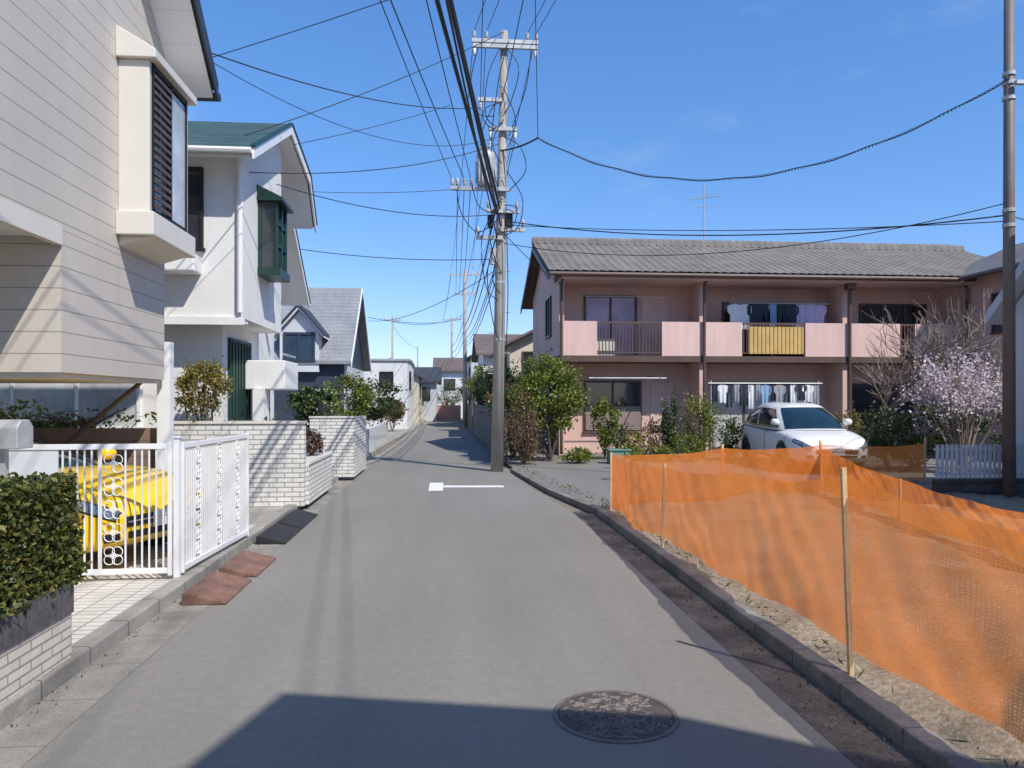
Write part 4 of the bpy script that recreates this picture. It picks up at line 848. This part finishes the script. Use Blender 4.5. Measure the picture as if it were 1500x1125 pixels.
for i,(x,y,z,r,m_,l) in enumerate(((1.95,22.3,1.5,.6,'leaf_dark','dark hedge bush spilling over the block wall, first beyond the pole'),(1.95,24.2,1.7,.65,'leaf_brown','brownish bush spilling over the block wall, second beyond the pole'),(2.1,26.5,2.0,.85,'leaf_dark','dark tree behind the block wall, nearest one'),(2.2,30,2.2,.9,'leaf','green tree behind the block wall, middle one'),(2.0,35,2.0,.8,'leaf_dark','dark bushy tree behind the block wall beside the beige house'),(2.0,42,2.6,1.1,'leaf','green tree behind the block wall, farthest one'),(1.8,55.5,2.5,1.2,'leaf_dark','dark tree near the end of the street on the right'),(-2.6,61.5,2.0,1.0,'leaf_dark','dark tree near the end of the street on the left'),(.3,69.5,2.2,1.3,'leaf_dark','dark bushy tree behind the reddish end wall'),(-1.6,69.5,2.0,.9,'leaf_brown','brown tree behind the reddish end wall'))):
    shrub(x,y,.03,(x,y,z),(r,r*1.2,r*1.1),2200,.13,m_,l,'tree','street_tree',k=40,nst=7,rad=.05)
pts=[]
for i in range(700):
    if random.random()<.35:
        y=random.uniform(11.5,18.5); x=2.42-(y-11.5)*.115+random.uniform(.0,.14)
    else: x=random.uniform(1.7,9); y=random.uniform(20.3,22.2)
    pts.append((x,y,.07+random.uniform(0,.12)))
for i in range(700): pts.append((-2.55+random.uniform(-.5,.03),random.uniform(17,33),.1+random.uniform(0,.15)))
for i in range(120): pts.append((2.44+random.uniform(-.02,.1),random.uniform(3,12),.12+random.uniform(0,.03)))
tag(leaves('weeds',pts,.085,'grass',None,.18),'dry grass and weeds along the kerbs and garden edges','grass',None,'stuff')
pts=[(2.26-abs(random.gauss(0,.10)),random.uniform(2,11.3),.012) for i in range(420)]+[(-2.34+abs(random.gauss(0,.05)),random.uniform(2,14),.012) for i in range(160)]
tag(leaves('leaf_litter',pts,.024,'litter',None,.6),'dry brown leaf litter lying in the side gutters','leaf litter',None,'stuff')
# ---------------------------------------------------------------- light, world, camera
el=R(48); az=Vector((-.6,.8,0)).normalized(); d=Vector((az.x*math.cos(el),az.y*math.cos(el),-math.sin(el)))
sl_=bpy.data.lights.new('sun','SUN'); sl_.energy=4.8; sl_.angle=R(.53); sl_.color=(1,.95,.87); so_=bpy.data.objects.new('sun',sl_); C.objects.link(so_); so_.rotation_euler=d.to_track_quat('-Z','Y').to_euler(); so_.location=(10,-15,20)
w=bpy.data.worlds.new('World'); bpy.context.scene.world=w; w.use_nodes=True; nt=w.node_tree; L=nt.links.new
sk=nt.nodes.new('ShaderNodeTexSky'); sk.sky_type='NISHITA'; sk.sun_disc=False; sk.sun_elevation=el; sk.sun_rotation=math.atan2(.6,-.8); sk.air_density=1.0; sk.dust_density=.1; sk.ozone_density=2.0
tc=nt.nodes.new('ShaderNodeTexCoord'); sz=nt.nodes.new('ShaderNodeSeparateXYZ'); L(tc.outputs['Generated'],sz.inputs[0])
hs=nt.nodes.new('ShaderNodeHueSaturation'); hs.inputs['Saturation'].default_value=1.17; L(remap(nt,sz.outputs[2],0,.45,.95,1.45),hs.inputs['Value']); L(sk.outputs[0],hs.inputs['Color'])
tt=nt.nodes.new('ShaderNodeMix'); tt.data_type='RGBA'; L(remap(nt,sz.outputs[2],.02,.32,0,1),tt.inputs[0]); tt.inputs[6].default_value=(.88,.93,1.30,1); tt.inputs[7].default_value=(.80,.95,1.13,1)
tn=nt.nodes.new('ShaderNodeMix'); tn.data_type='RGBA'; tn.blend_type='MULTIPLY'; tn.inputs[0].default_value=1; L(hs.outputs[0],tn.inputs[6]); L(tt.outputs[2],tn.inputs[7])
mp=nt.nodes.new('ShaderNodeMapping'); mp.inputs['Scale'].default_value=(2.5,2.5,7); mp.inputs['Rotation'].default_value=(.3,.2,.5); L(tc.outputs['Generated'],mp.inputs[0])
cl=remap(nt,noise(nt,mp.outputs[0],1.6,7,.62),.56,.85,0,.28)
mx=nt.nodes.new('ShaderNodeMix'); mx.data_type='RGBA'; L(cl,mx.inputs[0]); L(tn.outputs[2],mx.inputs[6]); mx.inputs[7].default_value=(5.2,5.6,6.2,1)
L(mx.outputs[2],nt.nodes['Background'].inputs[0]); nt.nodes['Background'].inputs[1].default_value=.13
cd=bpy.data.cameras.new('camera'); cd.sensor_width=36; cd.lens=F/1500*36; cd.shift_y=23.5/1500; cd.clip_end=2000; cd.clip_start=.05
co=bpy.data.objects.new('camera',cd); C.objects.link(co); co.location=(0,0,CH); co.rotation_euler=(R(90),0,-T); bpy.context.scene.camera=co
vs=bpy.context.scene.view_settings; vs.view_transform='Standard'; vs.look='None'; vs.exposure=0
